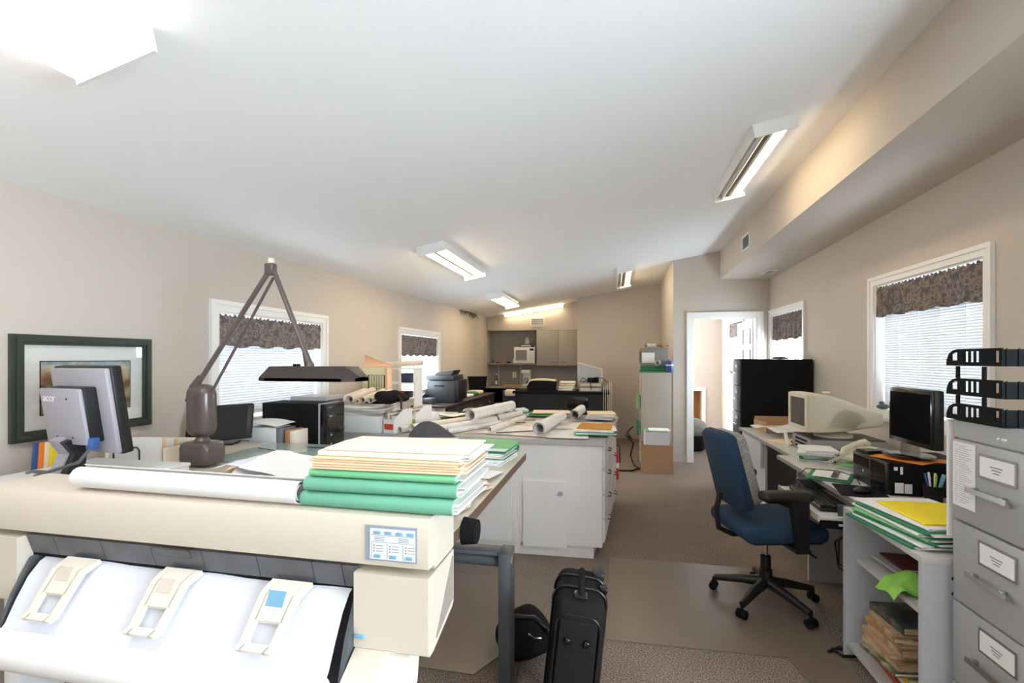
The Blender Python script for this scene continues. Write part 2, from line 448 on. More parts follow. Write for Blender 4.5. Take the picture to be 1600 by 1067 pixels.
# ================================================================== the room
def ceil_z(X, Y):
    u = (Y + 2) / 11.8; zl = 2.17 + .14 * u; zr = 3.16 - .27 * u
    return zl + (zr - zl) * (X + 2.5) / 3.98
struct(Box('floor', carpet_m, XL - .2, XR + .2, -2.2, 10.1, -.1, 0))
m = MB(); m.sheet(lambda u, v: (XL - .2 + u * 5.0, -2.3 + v * 12.5, ceil_z(XL - .2 + u * 5.0, -2.3 + v * 12.5) + .08), 10, 24, .08)
struct(m.build('ceiling', ceil_m))

def wall_x(name, x0, x1, y0, y1, z1, holes, mt):
    """A wall of constant X with rectangular window openings."""
    m = MB(); y = y0
    for a, b, c, d in sorted(holes):
        m.box(x0, x1, y, a, 0, z1); m.box(x0, x1, a, b, 0, c); m.box(x0, x1, a, b, d, z1); y = b
    m.box(x0, x1, y, y1, 0, z1)
    return struct(m.build(name, mt))
CW = .07
WIN = {'window_1': (-1, 2.547, 3.816, .955, 1.84), 'window_2': (-1, 5.276, 6.655, .955, 1.842),
       'window_3': (1, 3.166, 4.477, .969, 2.122), 'window_4': (1, 5.817, 7.02, .969, 2.107), 'window_5': (1, 8.30, 9.37, 1.13, 2.17)}
hole = lambda k: (WIN[k][1] + CW, WIN[k][2] - CW, WIN[k][3] + CW, WIN[k][4] - CW)
wall_x('wall_left', XL - .15, XL, -2.15, 9.85, 2.6, [hole('window_1'), hole('window_2')], wall_m)
wall_x('wall_right', XR, XR + .15, -2.15, 10.05, 3.3, [(-1.3, .8, .8, 2.3), hole('window_3'), hole('window_4'), hole('window_5')], wall_m)
# end wall behind the camera ; one wide window in the right wall beside the camera, added for brightness
struct(Box('wall_rear', wall_m, XL, XR, -2.15, -2.0, 0, 3.3))
def plain_window(nm, loc, rz, w, h):
    t = bpy.data.objects.new(nm, None); COL.objects.link(t); t.location = loc; t.rotation_euler = (0, 0, rz); struct(t)
    for a in ((-w / 2, -w / 2 + .05, 0, h), (w / 2 - .05, w / 2, 0, h), (-.025, .025, .05, h - .05), (-w / 2 + .05, w / 2 - .05, 0, .05), (-w / 2 + .05, w / 2 - .05, h - .05, h)):
        Box('sash', trim_m, a[0], a[1], -.03, .03, a[2], a[3], t)
    for s in (-1, 1): Box('pane', glass_m, min(s * .025, s * (w / 2 - .05)), max(s * .025, s * (w / 2 - .05)), -.003, .003, .05, h - .05, t)
plain_window('added_fill_window', (XR + .08, -.25, .8), R(90), 2.1, 1.5)
# door wall with the doorway, the return wall, the far wall and the kitchenette recess
DX0, DX1, DZ = 1.115, 1.955, 2.03
m = MB(); m.box(.86, DX0, 7.03, 7.14, 0, 3.05); m.box(DX1, XR, 7.03, 7.14, 0, 3.05); m.box(DX0, DX1, 7.03, 7.14, DZ, 3.05)
struct(m.build('wall_doorway', wall_m))
struct(Box('wall_return', wall_m, .86, .96, 7.14, 9.0, 0, 3.0))
struct(Box('wall_far', wall_m, -.62, .86, 8.9, 9.0, 0, 2.95))
struct(Box('wall_recess_side', wall_m, -.62, -.52, 9.0, 9.7, 0, 2.9))
struct(Box('wall_recess', grey_wall_m, XL, -.52, 9.7, 9.85, 0, 2.9))
struct(Box('wall_bulkhead', wall_m, XL, -.62, 9.42, 9.7, 2.03, 2.9))
# room beyond the doorway
m = MB(); m.box(1.75, XR, 9.9, 10.05, 0, 2.6); m.box(.96, 1.2, 9.9, 10.05, 0, 2.6); m.box(1.2, 1.75, 9.9, 10.05, .82, 2.6)
struct(m.build('wall_hall', wall_m))
m = MB(); m.box(1.1, 1.85, 10.4, 10.45, 0, 1.0); m.box(1.1, 1.2, 10.05, 10.4, 0, 1.0); m.box(1.75, 1.85, 10.05, 10.4, 0, 1.0); m.box(1.2, 1.75, 10.05, 10.4, .9, 1.0); m.box(1.1, 1.85, 10.05, 10.45, -.1, 0)
struct(m.build('wall_hall_cupboard', tan_m))
struct(Box('ceiling_hall', ceil_m, .96, XR, 7.14, 10.05, 2.5, 2.58))
t = bpy.data.objects.new('trim_1', None); COL.objects.link(t); t.location = (1.475, 9.9, 0); struct(t, 'white casing of the low cupboard opening')
for a in ((-.34, -.275, 0, .885), (.275, .34, 0, .885), (-.275, .275, .82, .885)): Box('casing', trim_m, a[0], a[1], -.02, 0, a[2], a[3], t)
# soffit duct along the right wall
def sof(y): return 2.56 + (7.03 - y) * .0187
m = MB()
vs = [m.bm.verts.new(p) for p in ((1.48, -2, sof(-2)), (XR, -2, sof(-2) - .02), (XR, -2, 3.4), (1.48, -2, 3.4), (1.48, 7.03, sof(7.03)), (XR, 7.03, sof(7.03) - .02), (XR, 7.03, 3.4), (1.48, 7.03, 3.4))]
for f in ((0, 1, 2, 3), (4, 7, 6, 5), (0, 4, 5, 1), (3, 2, 6, 7), (0, 3, 7, 4), (1, 5, 6, 2)): m.bm.faces.new([vs[i] for i in f])
struct(m.build('ceiling_soffit', wall_m, sharp=20))
# baseboards
for nm, b in (('baseboard_left', (XL, XL + .014, -2, 9.7)), ('baseboard_right', (XR - .014, XR, -2, 7.03)), ('baseboard_far', (-.62, .86, 8.886, 8.9)),
              ('baseboard_door', (.86, 1.04, 7.016, 7.03)), ('baseboard_return', (.846, .86, 7.016, 8.886)), ('baseboard_hall', (XR - .014, XR, 7.14, 9.9))):
    mm = MB(); mm.box(b[0], b[1], b[2], b[3], 0, .085); mm.box(b[0] + .003, b[1] - .003, b[2] + .003, b[3] - .003, .085, .1)
    struct(mm.build(nm, wall_m if nm != 'baseboard_hall' else trim_m))
# door casing and the open door leaf in the hall
d = bpy.data.objects.new('trim_2', None); COL.objects.link(d); d.location = (1.535, 7.03, 0); struct(d, 'white casing of the doorway')
for x0, x1, z0, z1 in ((DX0 - .075 - 1.535, DX0 - 1.535, 0, DZ + .075), (DX1 - 1.535, DX1 + .075 - 1.535, 0, DZ + .075), (DX0 - 1.535, DX1 - 1.535, DZ, DZ + .075)):
    mm = MB(); mm.box(x0, x1, -.014, 0, z0, z1)
    if z0 == 0: mm.box(x0 + (.0 if x0 < 0 else .05), x0 + (.025 if x0 < 0 else .075), -.022, -.014, z0, z1)
    else: mm.box(x0 - .05, x1 + .05, -.022, -.014, z0 + .05, z1)
    mm.build('casing', trim_m, d)
for x0, x1, z0, z1 in ((DX0 - 1.535, DX0 + .018 - 1.535, 0, DZ), (DX1 - .018 - 1.535, DX1 - 1.535, 0, DZ), (DX0 + .018 - 1.535, DX1 - .018 - 1.535, DZ - .018, DZ)):
    Box('jamb', trim_m, x0, x1, .001, .11, z0, z1, d)
dl = bpy.data.objects.new('door_1', None); COL.objects.link(dl); dl.location = (1.93, 7.16, 0); struct(dl, 'white panelled door standing open into the next room')
Box('leaf', trim_m, 0, .035, 0, .8, .01, 2.0, dl)
for k in range(6):
    for q in range(2):
        p = RBox('panel', trim_m, -.006, .22 + q * .36, .28 + k * .3, .02, .26, .22, .008, dl)
RBox('handle', chrome_m, -.05, .74, 1.0, .05, .1, .02, .008, dl)

def make_window(nm, lab):
    o, y0, y1, z0, z1 = WIN[nm]
    w = bpy.data.objects.new(nm, None); COL.objects.link(w); w.location = (XL if o < 0 else XR, (y0 + y1) / 2, z0); struct(w, lab)
    H = (y1 - y0) / 2; Z = z1 - z0; i = -o  # i points into the room
    def bx(name, m, xa, xb, ya, yb, za, zb, par=w):
        return Box(name, m, min(xa, xb), max(xa, xb), ya, yb, za, zb, par)
    for ya, yb, za, zb, v in ((-H, -H + CW, 0, Z, 1), (H - CW, H, 0, Z, -1), (-H + CW, H - CW, Z - CW, Z, 0), (-H + CW, H - CW, 0, CW, 2)):
        mm = MB(); a, b = sorted((0, i * .014)); mm.box(a, b, ya, yb, za, zb)
        a, b = sorted((i * .014, i * .024))
        if v == 1: mm.box(a, b, ya, ya + .028, za, zb)
        elif v == -1: mm.box(a, b, yb - .028, yb, za, zb)
        elif v == 0: mm.box(a, b, ya - CW + .028, yb + CW - .028, zb - .028, zb)
        else: mm.box(a, b, ya - CW + .028, yb + CW - .028, za, za + .028)
        mm.build('casing', trim_m, w)
    h = H - CW
    for ya, yb, za, zb in ((-h, -h + .012, CW, Z - CW), (h - .012, h, CW, Z - CW), (-h + .012, h - .012, Z - CW - .012, Z - CW)):
        bx('jamb', trim_m, 0, o * .15, ya, yb, za, zb)
    bx('sill', trim_m, i * .012, o * .15, -h + .012, h - .012, CW, CW + .016)
    h -= .012; b0 = CW + .016; b1 = Z - CW - .012
    for ya, yb, za, zb in ((-h, -h + .045, b0, b1), (h - .045, h, b0, b1), (-h + .045, h - .045, b0, b0 + .045), (-h + .045, h - .045, b1 - .045, b1), (-.02, .02, b0 + .045, b1 - .045)):
        bx('sash', trim_m, o * .10, o * .14, ya, yb, za, zb)
    for ya, yb in ((-h + .045, -.02), (.02, h - .045)): bx('pane', glass_m, o * .118, o * .122, ya, yb, b0 + .045, b1 - .045)
for n_, l_ in (('window_1', 'white cased window nearest the framed picture'), ('window_2', 'white cased window on the far left behind the black printer'),
               ('window_3', 'white cased window beside the black letter trays'), ('window_4', 'white cased window above the black filing cabinet'), ('window_5', 'window seen through the doorway')):
    make_window(n_, l_)

def make_blind(nm, bottom, lab, nslat_gap=.0185):
    o, y0, y1, z0, z1 = WIN[nm]
    H = (y1 - y0) / 2 - CW - .02
    top = z1 - CW - .02
    t = thing('window_blind', lab, 'blind', ((XL if o < 0 else XR) + o * .062, (y0 + y1) / 2, bottom), 0, 'white slatted window blinds')
    L = top - bottom
    RBox('headrail', white_m, 0, 0, L - .014, .03, 2 * H, .028, .003, t)
    m = MB(); n = int((L - .05) / nslat_gap)
    for k in range(n):
        z = .02 + k * nslat_gap
        m.box(-.0175, .0175, -H, H, -.0004, .0004, Matrix.Translation((0, 0, z)) @ Matrix.Rotation(R(69) * o, 4, 'Y'))
    s = m.build('slats', blind_m, t); s['kind'] = 'stuff'
    RBox('bottom_rail', white_m, 0, 0, .006, .024, 2 * H, .012, .003, t)
    for yy in (-.62, -.2, .22, .64):
        Box('ladder_cord', white_m, -.0145, -.0135, yy * H - .002, yy * H + .002, .0, L, t)
make_blind('window_1', 1.06, 'white slatted blind of the window behind the desk lamp')
make_blind('window_3', 1.07, 'white slatted blind of the window behind the letter trays')
make_blind('window_5', 1.23, 'white slatted blind added to darken the room seen through the doorway')  # closed blind added to cut the daylight in the hall
make_blind('window_4', 1.78, 'white slatted blind drawn half up above the black filing cabinet')

def make_valance(nm, drop, lab, seed, k=9):
    o, y0, y1, z0, z1 = WIN[nm]; i = -o
    H = (y1 - y0) / 2 - CW - .006; top = z1 - CW - .02
    t = thing('curtain_valance', lab, 'curtain', ((XL if o < 0 else XR) + o * .02, (y0 + y1) / 2, top), 0, 'gathered patterned valances')
    rnd = random.Random(seed); ph = [rnd.uniform(0, 6.28) for _ in range(6)]
    def fn(u, v):
        y = -H + u * 2 * H
        ple = math.sin(2 * math.pi * k * u + ph[0] + 1.3 * math.sin(5 * u + ph[1])) * .6 + math.sin(2 * math.pi * k * 2.3 * u + ph[2]) * .4
        ruf = math.sin(2 * math.pi * k * 4.7 * u + ph[3])
        if v < .14: x = .008 + ruf * .006; z = -(v * drop) + (.008 * math.sin(2 * math.pi * k * 3.1 * u + ph[4]) if v < .05 else 0)
        elif v < .24: x = ruf * .003 + .017; z = -(v * drop)
        else:
            w = (v - .24) / .76; x = .012 + .017 * w * ple + .003 * ruf * (1 - w); z = -(v * drop) - .008 * w * math.sin(2 * math.pi * k * .5 * u + ph[5])
        return (i * x, y * (1 + .0 * v), z)
    m = MB(); m.sheet(fn, 170, 14, .0012); m.build('fabric', damask_m, t, sharp=80)
    MB().cyl((i * .006, -H - .004, -.19 * drop), (i * .006, H + .004, -.19 * drop), .005, n=8).build('rod', trim_m, t)
make_valance('window_1', .21, 'patterned gathered valance over the window behind the desk lamp', 1)
make_valance('window_2', .26, 'patterned gathered valance over the far left window', 2, 12)
make_valance('window_3', .235, 'patterned gathered valance over the window beside the letter trays', 3)
make_valance('window_4', .32, 'patterned gathered valance over the window above the black filing cabinet', 4, 7)
make_valance('window_5', .24, 'patterned gathered valance over the window seen through the doorway', 5, 6)

# ------------------------------------------------------------------ ceiling light fixtures and vents
def fixture(lab, x, y0, y1, w, lit, lens=False):
    yc = (y0 + y1) / 2; zc = ceil_z(x, yc)
    sx = math.atan(ceil_z(x + .5, yc) - ceil_z(x - .5, yc))
    t = thing('ceiling_light', lab, 'light', (x, yc, zc), 0, None, rot=(math.atan((ceil_z(x, yc + .5) - ceil_z(x, yc - .5))), -sx, 0))
    L = (y1 - y0) / 2; h = w / 2
    Box('housing', fix_m, -h + .012, h - .012, -L + .006, L - .006, -.030, 0, t)
    for s in (-1, 1):
        Box('end_plate', fix_m, -h, h, s * L - .006, s * L + .006, -.085, 0, t)
    if lens:
        m = MB(); pr = [(-h, -.03), (h, -.03), (h - .015, -.082), (-h + .015, -.082)]
        m.prism(pr, 'y', -L + .007, L - .007); m.build('diffuser', diffuser_on, t)
        return t
    for s in (-1, 1):
        m = MB(); m.prism([(s * h, -.002), (s * (h - .006), -.002), (s * (h - .03), -.05), (s * (h - .024), -.052)], 'y', -L + .006, L - .006)
        m.build('side_reflector', fix_m, t)
    m = MB(); m.prism([(-.03, -.030), (.03, -.030), (.012, -.06), (-.012, -.06)], 'y', -L + .006, L - .006); m.build('centre_ridge', ridge_shade_m, t)
    for s, on in zip((-1, 1), lit):
        x0 = s * (h * .48)
        MB().cyl((x0, -L + .03, -.056), (x0, L - .03, -.056), .019 if on else .014, n=16).build('tube', tube_on if on else tube_off, t)
        for e in (-1, 1): RBox('lamp_holder', white_m, x0, e * (L - .018), -.05, .02, .022, .05, .004, t)
    return t
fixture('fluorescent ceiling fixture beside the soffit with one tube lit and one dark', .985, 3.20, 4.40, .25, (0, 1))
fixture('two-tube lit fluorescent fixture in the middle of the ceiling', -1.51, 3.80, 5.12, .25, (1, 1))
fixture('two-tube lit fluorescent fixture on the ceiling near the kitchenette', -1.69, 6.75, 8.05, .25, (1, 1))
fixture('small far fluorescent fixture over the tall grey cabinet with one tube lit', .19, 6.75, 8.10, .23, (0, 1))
fixture('ceiling light with a bright white lens at the upper left corner', -1.50, -.12, 1.17, .30, (1, 1), True)
fixture('ceiling light with a white lens added above and behind the camera for brightness', .75, -1.2, 0.02, .30, (1, 1), True)  # out-of-view fixture added to brighten the near end of the room
# strip light on the kitchenette bulkhead
t = thing('strip_light', 'sloping lit strip light on the wall above the kitchenette vent', 'light', (-1.52, 9.42, 2.41), 0, rot=(0, -math.atan(.148), 0))
Box('batten', fix_m, -.61, .61, -.045, 0, -.02, .02, t)
MB().cyl((-.59, -.066, -.004), (.59, -.066, -.004), .017, n=14).build('tube', tube_on, t)
for e in (-1, 1): RBox('lamp_holder', white_m, e * .602, -.06, -.004, .02, .05, .045, .004, t)
RBox('ballast', cream_m, -.02, -.03, .028, .26, .05, .02, .004, t)
def vent(lab, loc, rot, w, h, n):
    t = thing('air_vent', lab, 'vent', loc, rot=rot)
    for a in ((-w / 2, w / 2, h / 2 - .018, h / 2), (-w / 2, w / 2, -h / 2, -h / 2 + .018), (-w / 2, -w / 2 + .018, -h / 2 + .018, h / 2 - .018), (w / 2 - .018, w / 2, -h / 2 + .018, h / 2 - .018)):
        Box('frame', white_m, a[0], a[1], -.012, 0, a[2], a[3], t)
    Box('backing', pencil_m, -w / 2 + .018, w / 2 - .018, -.003, 0, -h / 2 + .018, h / 2 - .018, t)
    for k in range(n):
        z = -h / 2 + .018 + (k + .5) * (h - .036) / n
        MB().box(-w / 2 + .018, w / 2 - .018, -.004, .004, -.0008, .0008, Matrix.Translation((0, -.006, z)) @ Matrix.Rotation(R(35), 4, 'X')).build('louvre', white_m, t)
vent('white vent on the wall above the kitchenette cabinets', (-1.45, 9.42, 2.19), (0, 0, 0), .28, .17, 7)
vent('square vent on the side of the soffit', (1.48, 5.72, 2.76), (0, 0, R(-90)), .30, .17, 7)
vent('flat vent on the underside of the soffit', (1.95, 6.5, sof(6.5) - .016), (R(90), 0, R(90)), .30, .12, 6)
# dusty cobweb tuft under the ceiling on the left wall
m = MB(); rr = random.Random(3)
for k in range(46):
    y = 7.6 + rr.random() * 1.0; z = ceil_z(XL, y) - .01
    p = Vector((XL + .002, y, z)); q = p + Vector((rr.uniform(.01, .09), rr.uniform(-.06, .06), -rr.uniform(.005, .09)))
    m.tube([p, (p + q) / 2 + Vector((0, rr.uniform(-.02, .02), .01)), q], rr.uniform(.003, .007), 5)
tag(m.build('cobweb', mat('dust', (104, 92, 80), .95)), 'dark dusty cobweb tuft where the left wall meets the ceiling', 'cobweb', kind='stuff')
# ================================================================== wide-format plotter in the left foreground
PX0, PX1, PF, PB, PT = -1.80, -.415, 1.037, 1.215, 1.085
t = thing('plotter', 'large beige wide-format plotter in the left foreground', 'plotter', (-1.1, 1.12, 0))
# hood: a long shell with a rounded front lip
prof = [(PF, .968), (PF - .004, .99), (PF - .002, 1.06), (PF + .010, 1.082), (PF + .03, PT), (PB - .01, PT), (PB, PT - .01), (PB, .955), (PF + .04, .955), (PF + .035, .966)]
hood = MB().prism(prof, 'x', PX0, PX1).w(t).build('hood', beige_m, t)
# right and left end covers
prof = [(PF - .004, .948), (PF - .004, .77), (PF + .006, .762), (PF + .03, .762), (PB - .01, .80), (PB, .81), (PB, .948)]
rc = MB().prism(prof, 'x', -.604, PX1).w(t).build('end_cover', beige_m, t)
MB().prism(prof, 'x', PX0, -1.66).w(t).build('end_cover', beige_m, t)
Mv = MB(); Mv.prism([(PF + .045, .785), (PB - .012, .822), (PB - .012, .935)], 'x', PX1 - .001, PX1 + .003); Mv.w(t).build('side_vent', mat('vent_foam', (150, 140, 130), .9, noise=(200, .2)), rc)
WR('release_latch', skyblue_m, -.598, -.575, PF - .012, PF - .003, .794, .802, .002, t)
# control panel
cp = WB('control_panel', mat('panel_blue_grey', (150, 162, 178), .4), -.572, -.442, PF - .0055, PF - .001, .982, 1.064, t)
Mo = MB(); Mo.box(-.560, -.446, PF - .0068, PF - .0055, .986, 1.058); Mo.w(t).build('overlay', white_m, cp)
for k in range(4): WR('button', skyblue_m, -.549 + k * .0278, -.532 + k * .0278, PF - .010, PF - .0067, 1.046, 1.053, .001, t).parent = cp
for k in range(3): WR('button', skyblue_m, -.549 + k * .040, -.532 + k * .040, PF - .010, PF - .0067, .990, .998, .001, t).parent = cp
Ml = MB()
for k in range(3):
    x = -.556 + k * .040
    Ml.box(x, x + .0008, PF - .0073, PF - .0066, .989, 1.024)
    for q in range(3): Ml.box(x + .005, x + .009, PF - .0075, PF - .0066, 1.004 + q * .0065, 1.0065 + q * .0065); Ml.box(x + .012, x + .03, PF - .0073, PF - .0066, 1.0045 + q * .0065, 1.0058 + q * .0065)
for z in (1.0425, 1.026): Ml.box(-.558, -.448, PF - .0073, PF - .0066, z, z + .0008)
for k in range(2):
    for q in range(3): Ml.box(-.548 + k * .06, -.522 + k * .06, PF - .0073, PF - .0066, 1.0295 + q * .004, 1.0308 + q * .004)
Ml.w(t).build('printed_legend', mat('legend_ink', (112, 128, 140), .6), cp)
# dark tinted window flap made of segments, with the clear pull tab
seam = [-1.66, -1.558, -1.391, -1.221, -1.059, -.891, -.732, -.649, -.604]
for a, b in zip(seam, seam[1:]):
    Mw = MB(); Mw.prism([(PF + .016, .953), (PF + .036, .953), (PF + .054, .893), (PF + .034, .893)], 'x', a + .0012, b - .0012)
    Mw.w(t).build('window_segment', dgrey_m, t)
WB('window_rail', blackm_m, -1.66, -.604, PF + .036, PF + .048, .884, .893, t)
Mt = MB(); Mt.box(-1.202, -1.085, PF + .002, PF + .018, .955, .960); Mt.prism([(PF + .004, .956), (PF + .008, .956), (PF + .020, .930), (PF + .014, .930)], 'x', -1.2, -1.087)
Mt.w(t).build('pull_tab', clear_m, t)
# platen, inner cheek plates, the sheet of media and the take-up roll in front
Mp = MB(); Mp.prism([(1.10, .90), (1.13, .90), (1.10, .70), (1.02, .66), (1.0, .67), (1.07, .72)], 'x', -1.655, -.61); Mp.w(t).build('platen', frame_m, t)
for x in (-1.655, -.617):
    Mc = MB(); Mc.prism([(1.12, .90), (1.06, .882), (1.015, .80), (.985, .715), (1.03, .70), (1.12, .80)], 'x', x, x + .012); Mc.w(t).build('cheek_plate', frame_m, t)
def med(u, v):
    x = -1.615 + u * .985
    pts = [(1.085, .889), (1.062, .878), (1.035, .845), (1.008, .79), (.985, .735), (.955, .70)]
    s = v * 5; i = min(int(s), 4); f = s - i
    y = pts[i][0] * (1 - f) + pts[i + 1][0] * f; z = pts[i][1] * (1 - f) + pts[i + 1][1] * f
    return (x - .012 * v, y, z + .004 * math.sin(x * 17 + v * 3) * (1 - v))
Ms = MB(); Ms.sheet(med, 40, 15, .0008); Ms.w(t).build('media_sheet', paperb_m, t, sharp=70)
MB().cyl((-1.72, .925, .712), (-.625, .925, .712), .043, n=32).w(t).build('take_up_roll', paper_m, t)
for x, lab in ((-1.455, ivory_m), (-1.118, ivory_m), (-.79, skyblue_m)):
    # paper guides: a tapered open loop arching over the media
    Mg = MB(); top, bot = .047, .038
    S_ = [(1.064, .886), (1.034, .868), (1.006, .815), (.985, .768), (.976, .757)]
    def strip(x0a, x0b, w, i0, i1):
        n = len(S_) - 1
        for k in range(i0, i1):
            fa, fb = k / n, (k + 1) / n
            xa = x0a * (1 - fa) + x0b * fa - fa * .045; xb = x0a * (1 - fb) + x0b * fb - fb * .045
            (ya, za), (yb, zb) = S_[k], S_[k + 1]
            vs = [Mg.bm.verts.new(p) for p in ((x + xa - w, ya, za), (x + xa + w, ya, za), (x + xa + w, ya - .004, za + .012), (x + xa - w, ya - .004, za + .012),
                                               (x + xb - w, yb, zb), (x + xb + w, yb, zb), (x + xb + w, yb - .006, zb + .010), (x + xb - w, yb - .006, zb + .010))]
            for f in ((0, 1, 2, 3), (4, 7, 6, 5), (0, 4, 5, 1), (3, 2, 6, 7), (0, 3, 7, 4), (1, 5, 6, 2)): Mg.bm.faces.new([vs[i] for i in f])
    strip(-top, -bot, .010, 0, 4); strip(top, bot, .010, 0, 4); strip(0, 0, .038, 0, 2); strip(0, 0, .036, 3, 4)
    g = Mg.w(t).build('paper_guide', ivory_m, t)
    Mi = MB(); Mi.prism([(1.035, .878), (1.031, .884), (1.014, .853), (1.018, .848)], 'x', x - .042, x + .005); Mi.w(t).build('guide_inset', skyblue_m if lab is skyblue_m else beige_m, g)
# lower chute brackets, legs and stand
Mb = MB(); Mb.prism([(.93, .655), (1.0, .655), (1.10, .70), (1.10, .768), (1.03, .768), (.955, .72), (.93, .70)], 'x', -.60, -.52); Mb.w(t).build('chute_bracket', beige_m, t)
Mb = MB(); Mb.prism([(.96, .66), (1.10, .66), (1.12, .76), (1.06, .765)], 'x', -.52, -.47); Mb.w(t).build('chute_bracket', ivory_m, t)
for x in (-1.74, -.56):
    WR('stand_leg', white_m, x, x + .06, 1.05, 1.17, .06, .765, .006, t); WR('stand_foot', white_m, x - .005, x + .065, .80, 1.32, .03, .07, .01, t)
    for y in (.83, 1.29): MB().cyl((x + .01, y, .018), (x + .05, y, .018), .018, n=16).w(t).build('caster', blackm_m, t)
WR('stand_crossbar', frame_m, -1.68, -.56, 1.07, 1.14, .30, .40, .006, t)
t = thing('carton', 'open tan carton on the floor below the plotter roll', 'carton', (-1.15, .88, 0))
for a in ((-.17, .17, -.12, -.115), (-.17, .17, .115, .12), (-.17, -.165, -.115, .115), (.165, .17, -.115, .115)): Box('side', card_m, a[0], a[1], a[2], a[3], 0, .32, t)
Box('bottom', card_m, -.165, .165, -.115, .115, 0, .005, t)

# ================================================================== drafting table behind the plotter
TX0, TX1, TY0, TY1, TZ = -2.42, -.449, 1.235, 2.515, .95
t = thing('drafting_table', 'drafting table with a brown-edged board behind the plotter', 'table', (-1.3, 2.0, 0))
WB('board', wood_m, TX0, TX1, TY0, TY1, TZ - .035, TZ - .002, t)
WB('board_cover', mat('board_vinyl', (206, 199, 180), .5), TX0 + .004, TX1 - .004, TY0 + .004, TY1 - .004, TZ - .002, TZ, t)
for x, s in ((-.47, 1), (-2.02, -1)):
    lg = WR('leg', frame_m, x, x + .052, 1.955, 2.055, .04, .634, .004, t)
    WR('foot', frame_m, x - .004, x + .056, 1.72, 2.15, .006, .045, .012, t)
    MB().cyl((x + (.052 if s > 0 else -.006), 2.005, .585), (x + (.058 if s > 0 else 0), 2.005, .585), .028, n=20).w(t).build('end_cap', chrome_m, t)
    bx = x - .32 * s
    WR('tilt_bracket', frame_m, bx + .012, bx + .04, 1.90, 2.11, .632, .915, .004, t)
for x0, x1 in ((TX1, TX1 + .045), (TX0 - .045, TX0)):
    kb = MB(); kb.cyl((x0, 1.41, .925), (x1, 1.41, .925), .042, .036, n=20); kb.w(t).build('clamp_knob', blackm_m, t)
MB().cyl((-1.97, 2.005, .585), (-.47, 2.005, .585), .028, n=20).w(t).build('crossbeam', frame_m, t)
WR('beam_cover', frame_m, -1.97, -.47, 1.965, 2.045, .615, .632, .004, t)
# glass sheet with taped seams lying on the board
o = tag(RBox('glass_sheet', mat('green_glass', (188, 206, 200), .12, spec=.7), 0, 0, .003, .86, .5, .006, .002), 'pale green glass sheet on the far side of the drafting board', 'glass sheet'); o.location = (-1.55, 2.24, TZ + .001); o.rotation_euler = (0, 0, R(1))
for k, (x0, y0, x1, y1) in enumerate(((-1.93, 2.30, -1.40, 2.13), (-1.40, 2.14, -1.33, 2.42), (-1.68, 2.38, -1.42, 2.37))):
    o = tag(MB().tube([(x0, y0, TZ + .0105), (x1, y1, TZ + .0105)], .0025, 6).build('drafting_straightedge', pencil_m), ('thin dark straightedge lying lengthwise on the glass sheet', 'thin dark straightedge pointing away across the glass sheet', 'short thin dark strip at the far edge of the glass sheet')[k], 'ruler')

# ---- things on the plotter and the drafting table
roll('thick white roll of paper lying along the plotter top', (-1.50, 1.082, 1.121), (-.775, 1.075, 1.119), .034, paper_m, turns=2.2, rin=.5)
for k in range(3):
    folder('%s flat folder of the low pile hidden under the loose papers' % ('lowest', 'second', 'third', 'fourth', 'fifth', 'sixth')[k], (-1.01 - .008 * (k % 3), 1.42 + .006 * (k % 2), TZ + .001 + k * .0205), .38, .27, .018, (manila_m, cream_paper)[k % 2], paper_m, R(2 - 2 * (k % 3)), seed=k + 60, group='flat folders under the loose papers', stick=.004)
# loose sheets settle on whatever lies below them
HF = {}
CELL = .01
def hset(x0, x1, y0, y1, z):
    for i in range(int(math.floor(x0 / CELL)), int(math.ceil(x1 / CELL)) + 1):
        for j in range(int(math.floor(y0 / CELL)), int(math.ceil(y1 / CELL)) + 1): HF[i, j] = max(z, HF.get((i, j), TZ))
def hget(x, y, r=2):
    i, j = int(round(x / CELL)), int(round(y / CELL))
    return max(HF.get((i + a, j + b), TZ) for a in range(-r, r + 1) for b in range(-r, r + 1))
hset(PX0, PX1, PF, PB, PT); hset(-1.25, -.78, 1.27, 1.575, TZ + .070); hset(-2.34, -1.82, 1.26, 1.76, 1.0); hset(-1.99, -1.81, 1.83, 1.97, 1.07)
def drape(label, x, y, w, h, a, m, amp, seed, group):
    rnd = random.Random(seed); p = [rnd.uniform(0, 6.28) for _ in range(4)]
    nu, nv = max(6, int(w / .016)), max(6, int(h / .016)); c, s_ = math.cos(R(a)), math.sin(R(a))
    Z = {}; XY = {}
    for i in range(nu + 1):
        for j in range(nv + 1):
            lx, ly = (i / nu - .5) * w, (j / nv - .5) * h; q = (x + lx * c - ly * s_, y + lx * s_ + ly * c); XY[i, j] = q
            wave = amp * (1.6 + math.sin(13 * lx + p[0]) + .6 * math.sin(17 * ly + 9 * lx + p[1])) + amp * .8 * max(0, math.sin(31 * (lx + ly) + p[2]))
            Z[i, j] = hget(*q) + .004 + max(0, wave)
    for _ in range(6):     # paper bridges hollows instead of following them
        Z = {k: max(v, sum(Z.get((k[0] + d, k[1] + e), v) for d in (-1, 0, 1) for e in (-1, 0, 1)) / 9) for k, v in Z.items()}
    z0 = min(Z.values())
    o = MB().sheet(lambda u, v: (XY[round(u * nu), round(v * nv)][0] - x, XY[round(u * nu), round(v * nv)][1] - y, Z[round(u * nu), round(v * nv)] - z0), nu, nv, .0008).build('paper_sheet', m, None, (x, y, z0), None, sharp=50)
    for k, q in XY.items(): hset(q[0] - .012, q[0] + .012, q[1] - .012, q[1] + .012, Z[k])
    return tag(o, label, 'paper', group)
G_ = 'loose papers on the drafting board'
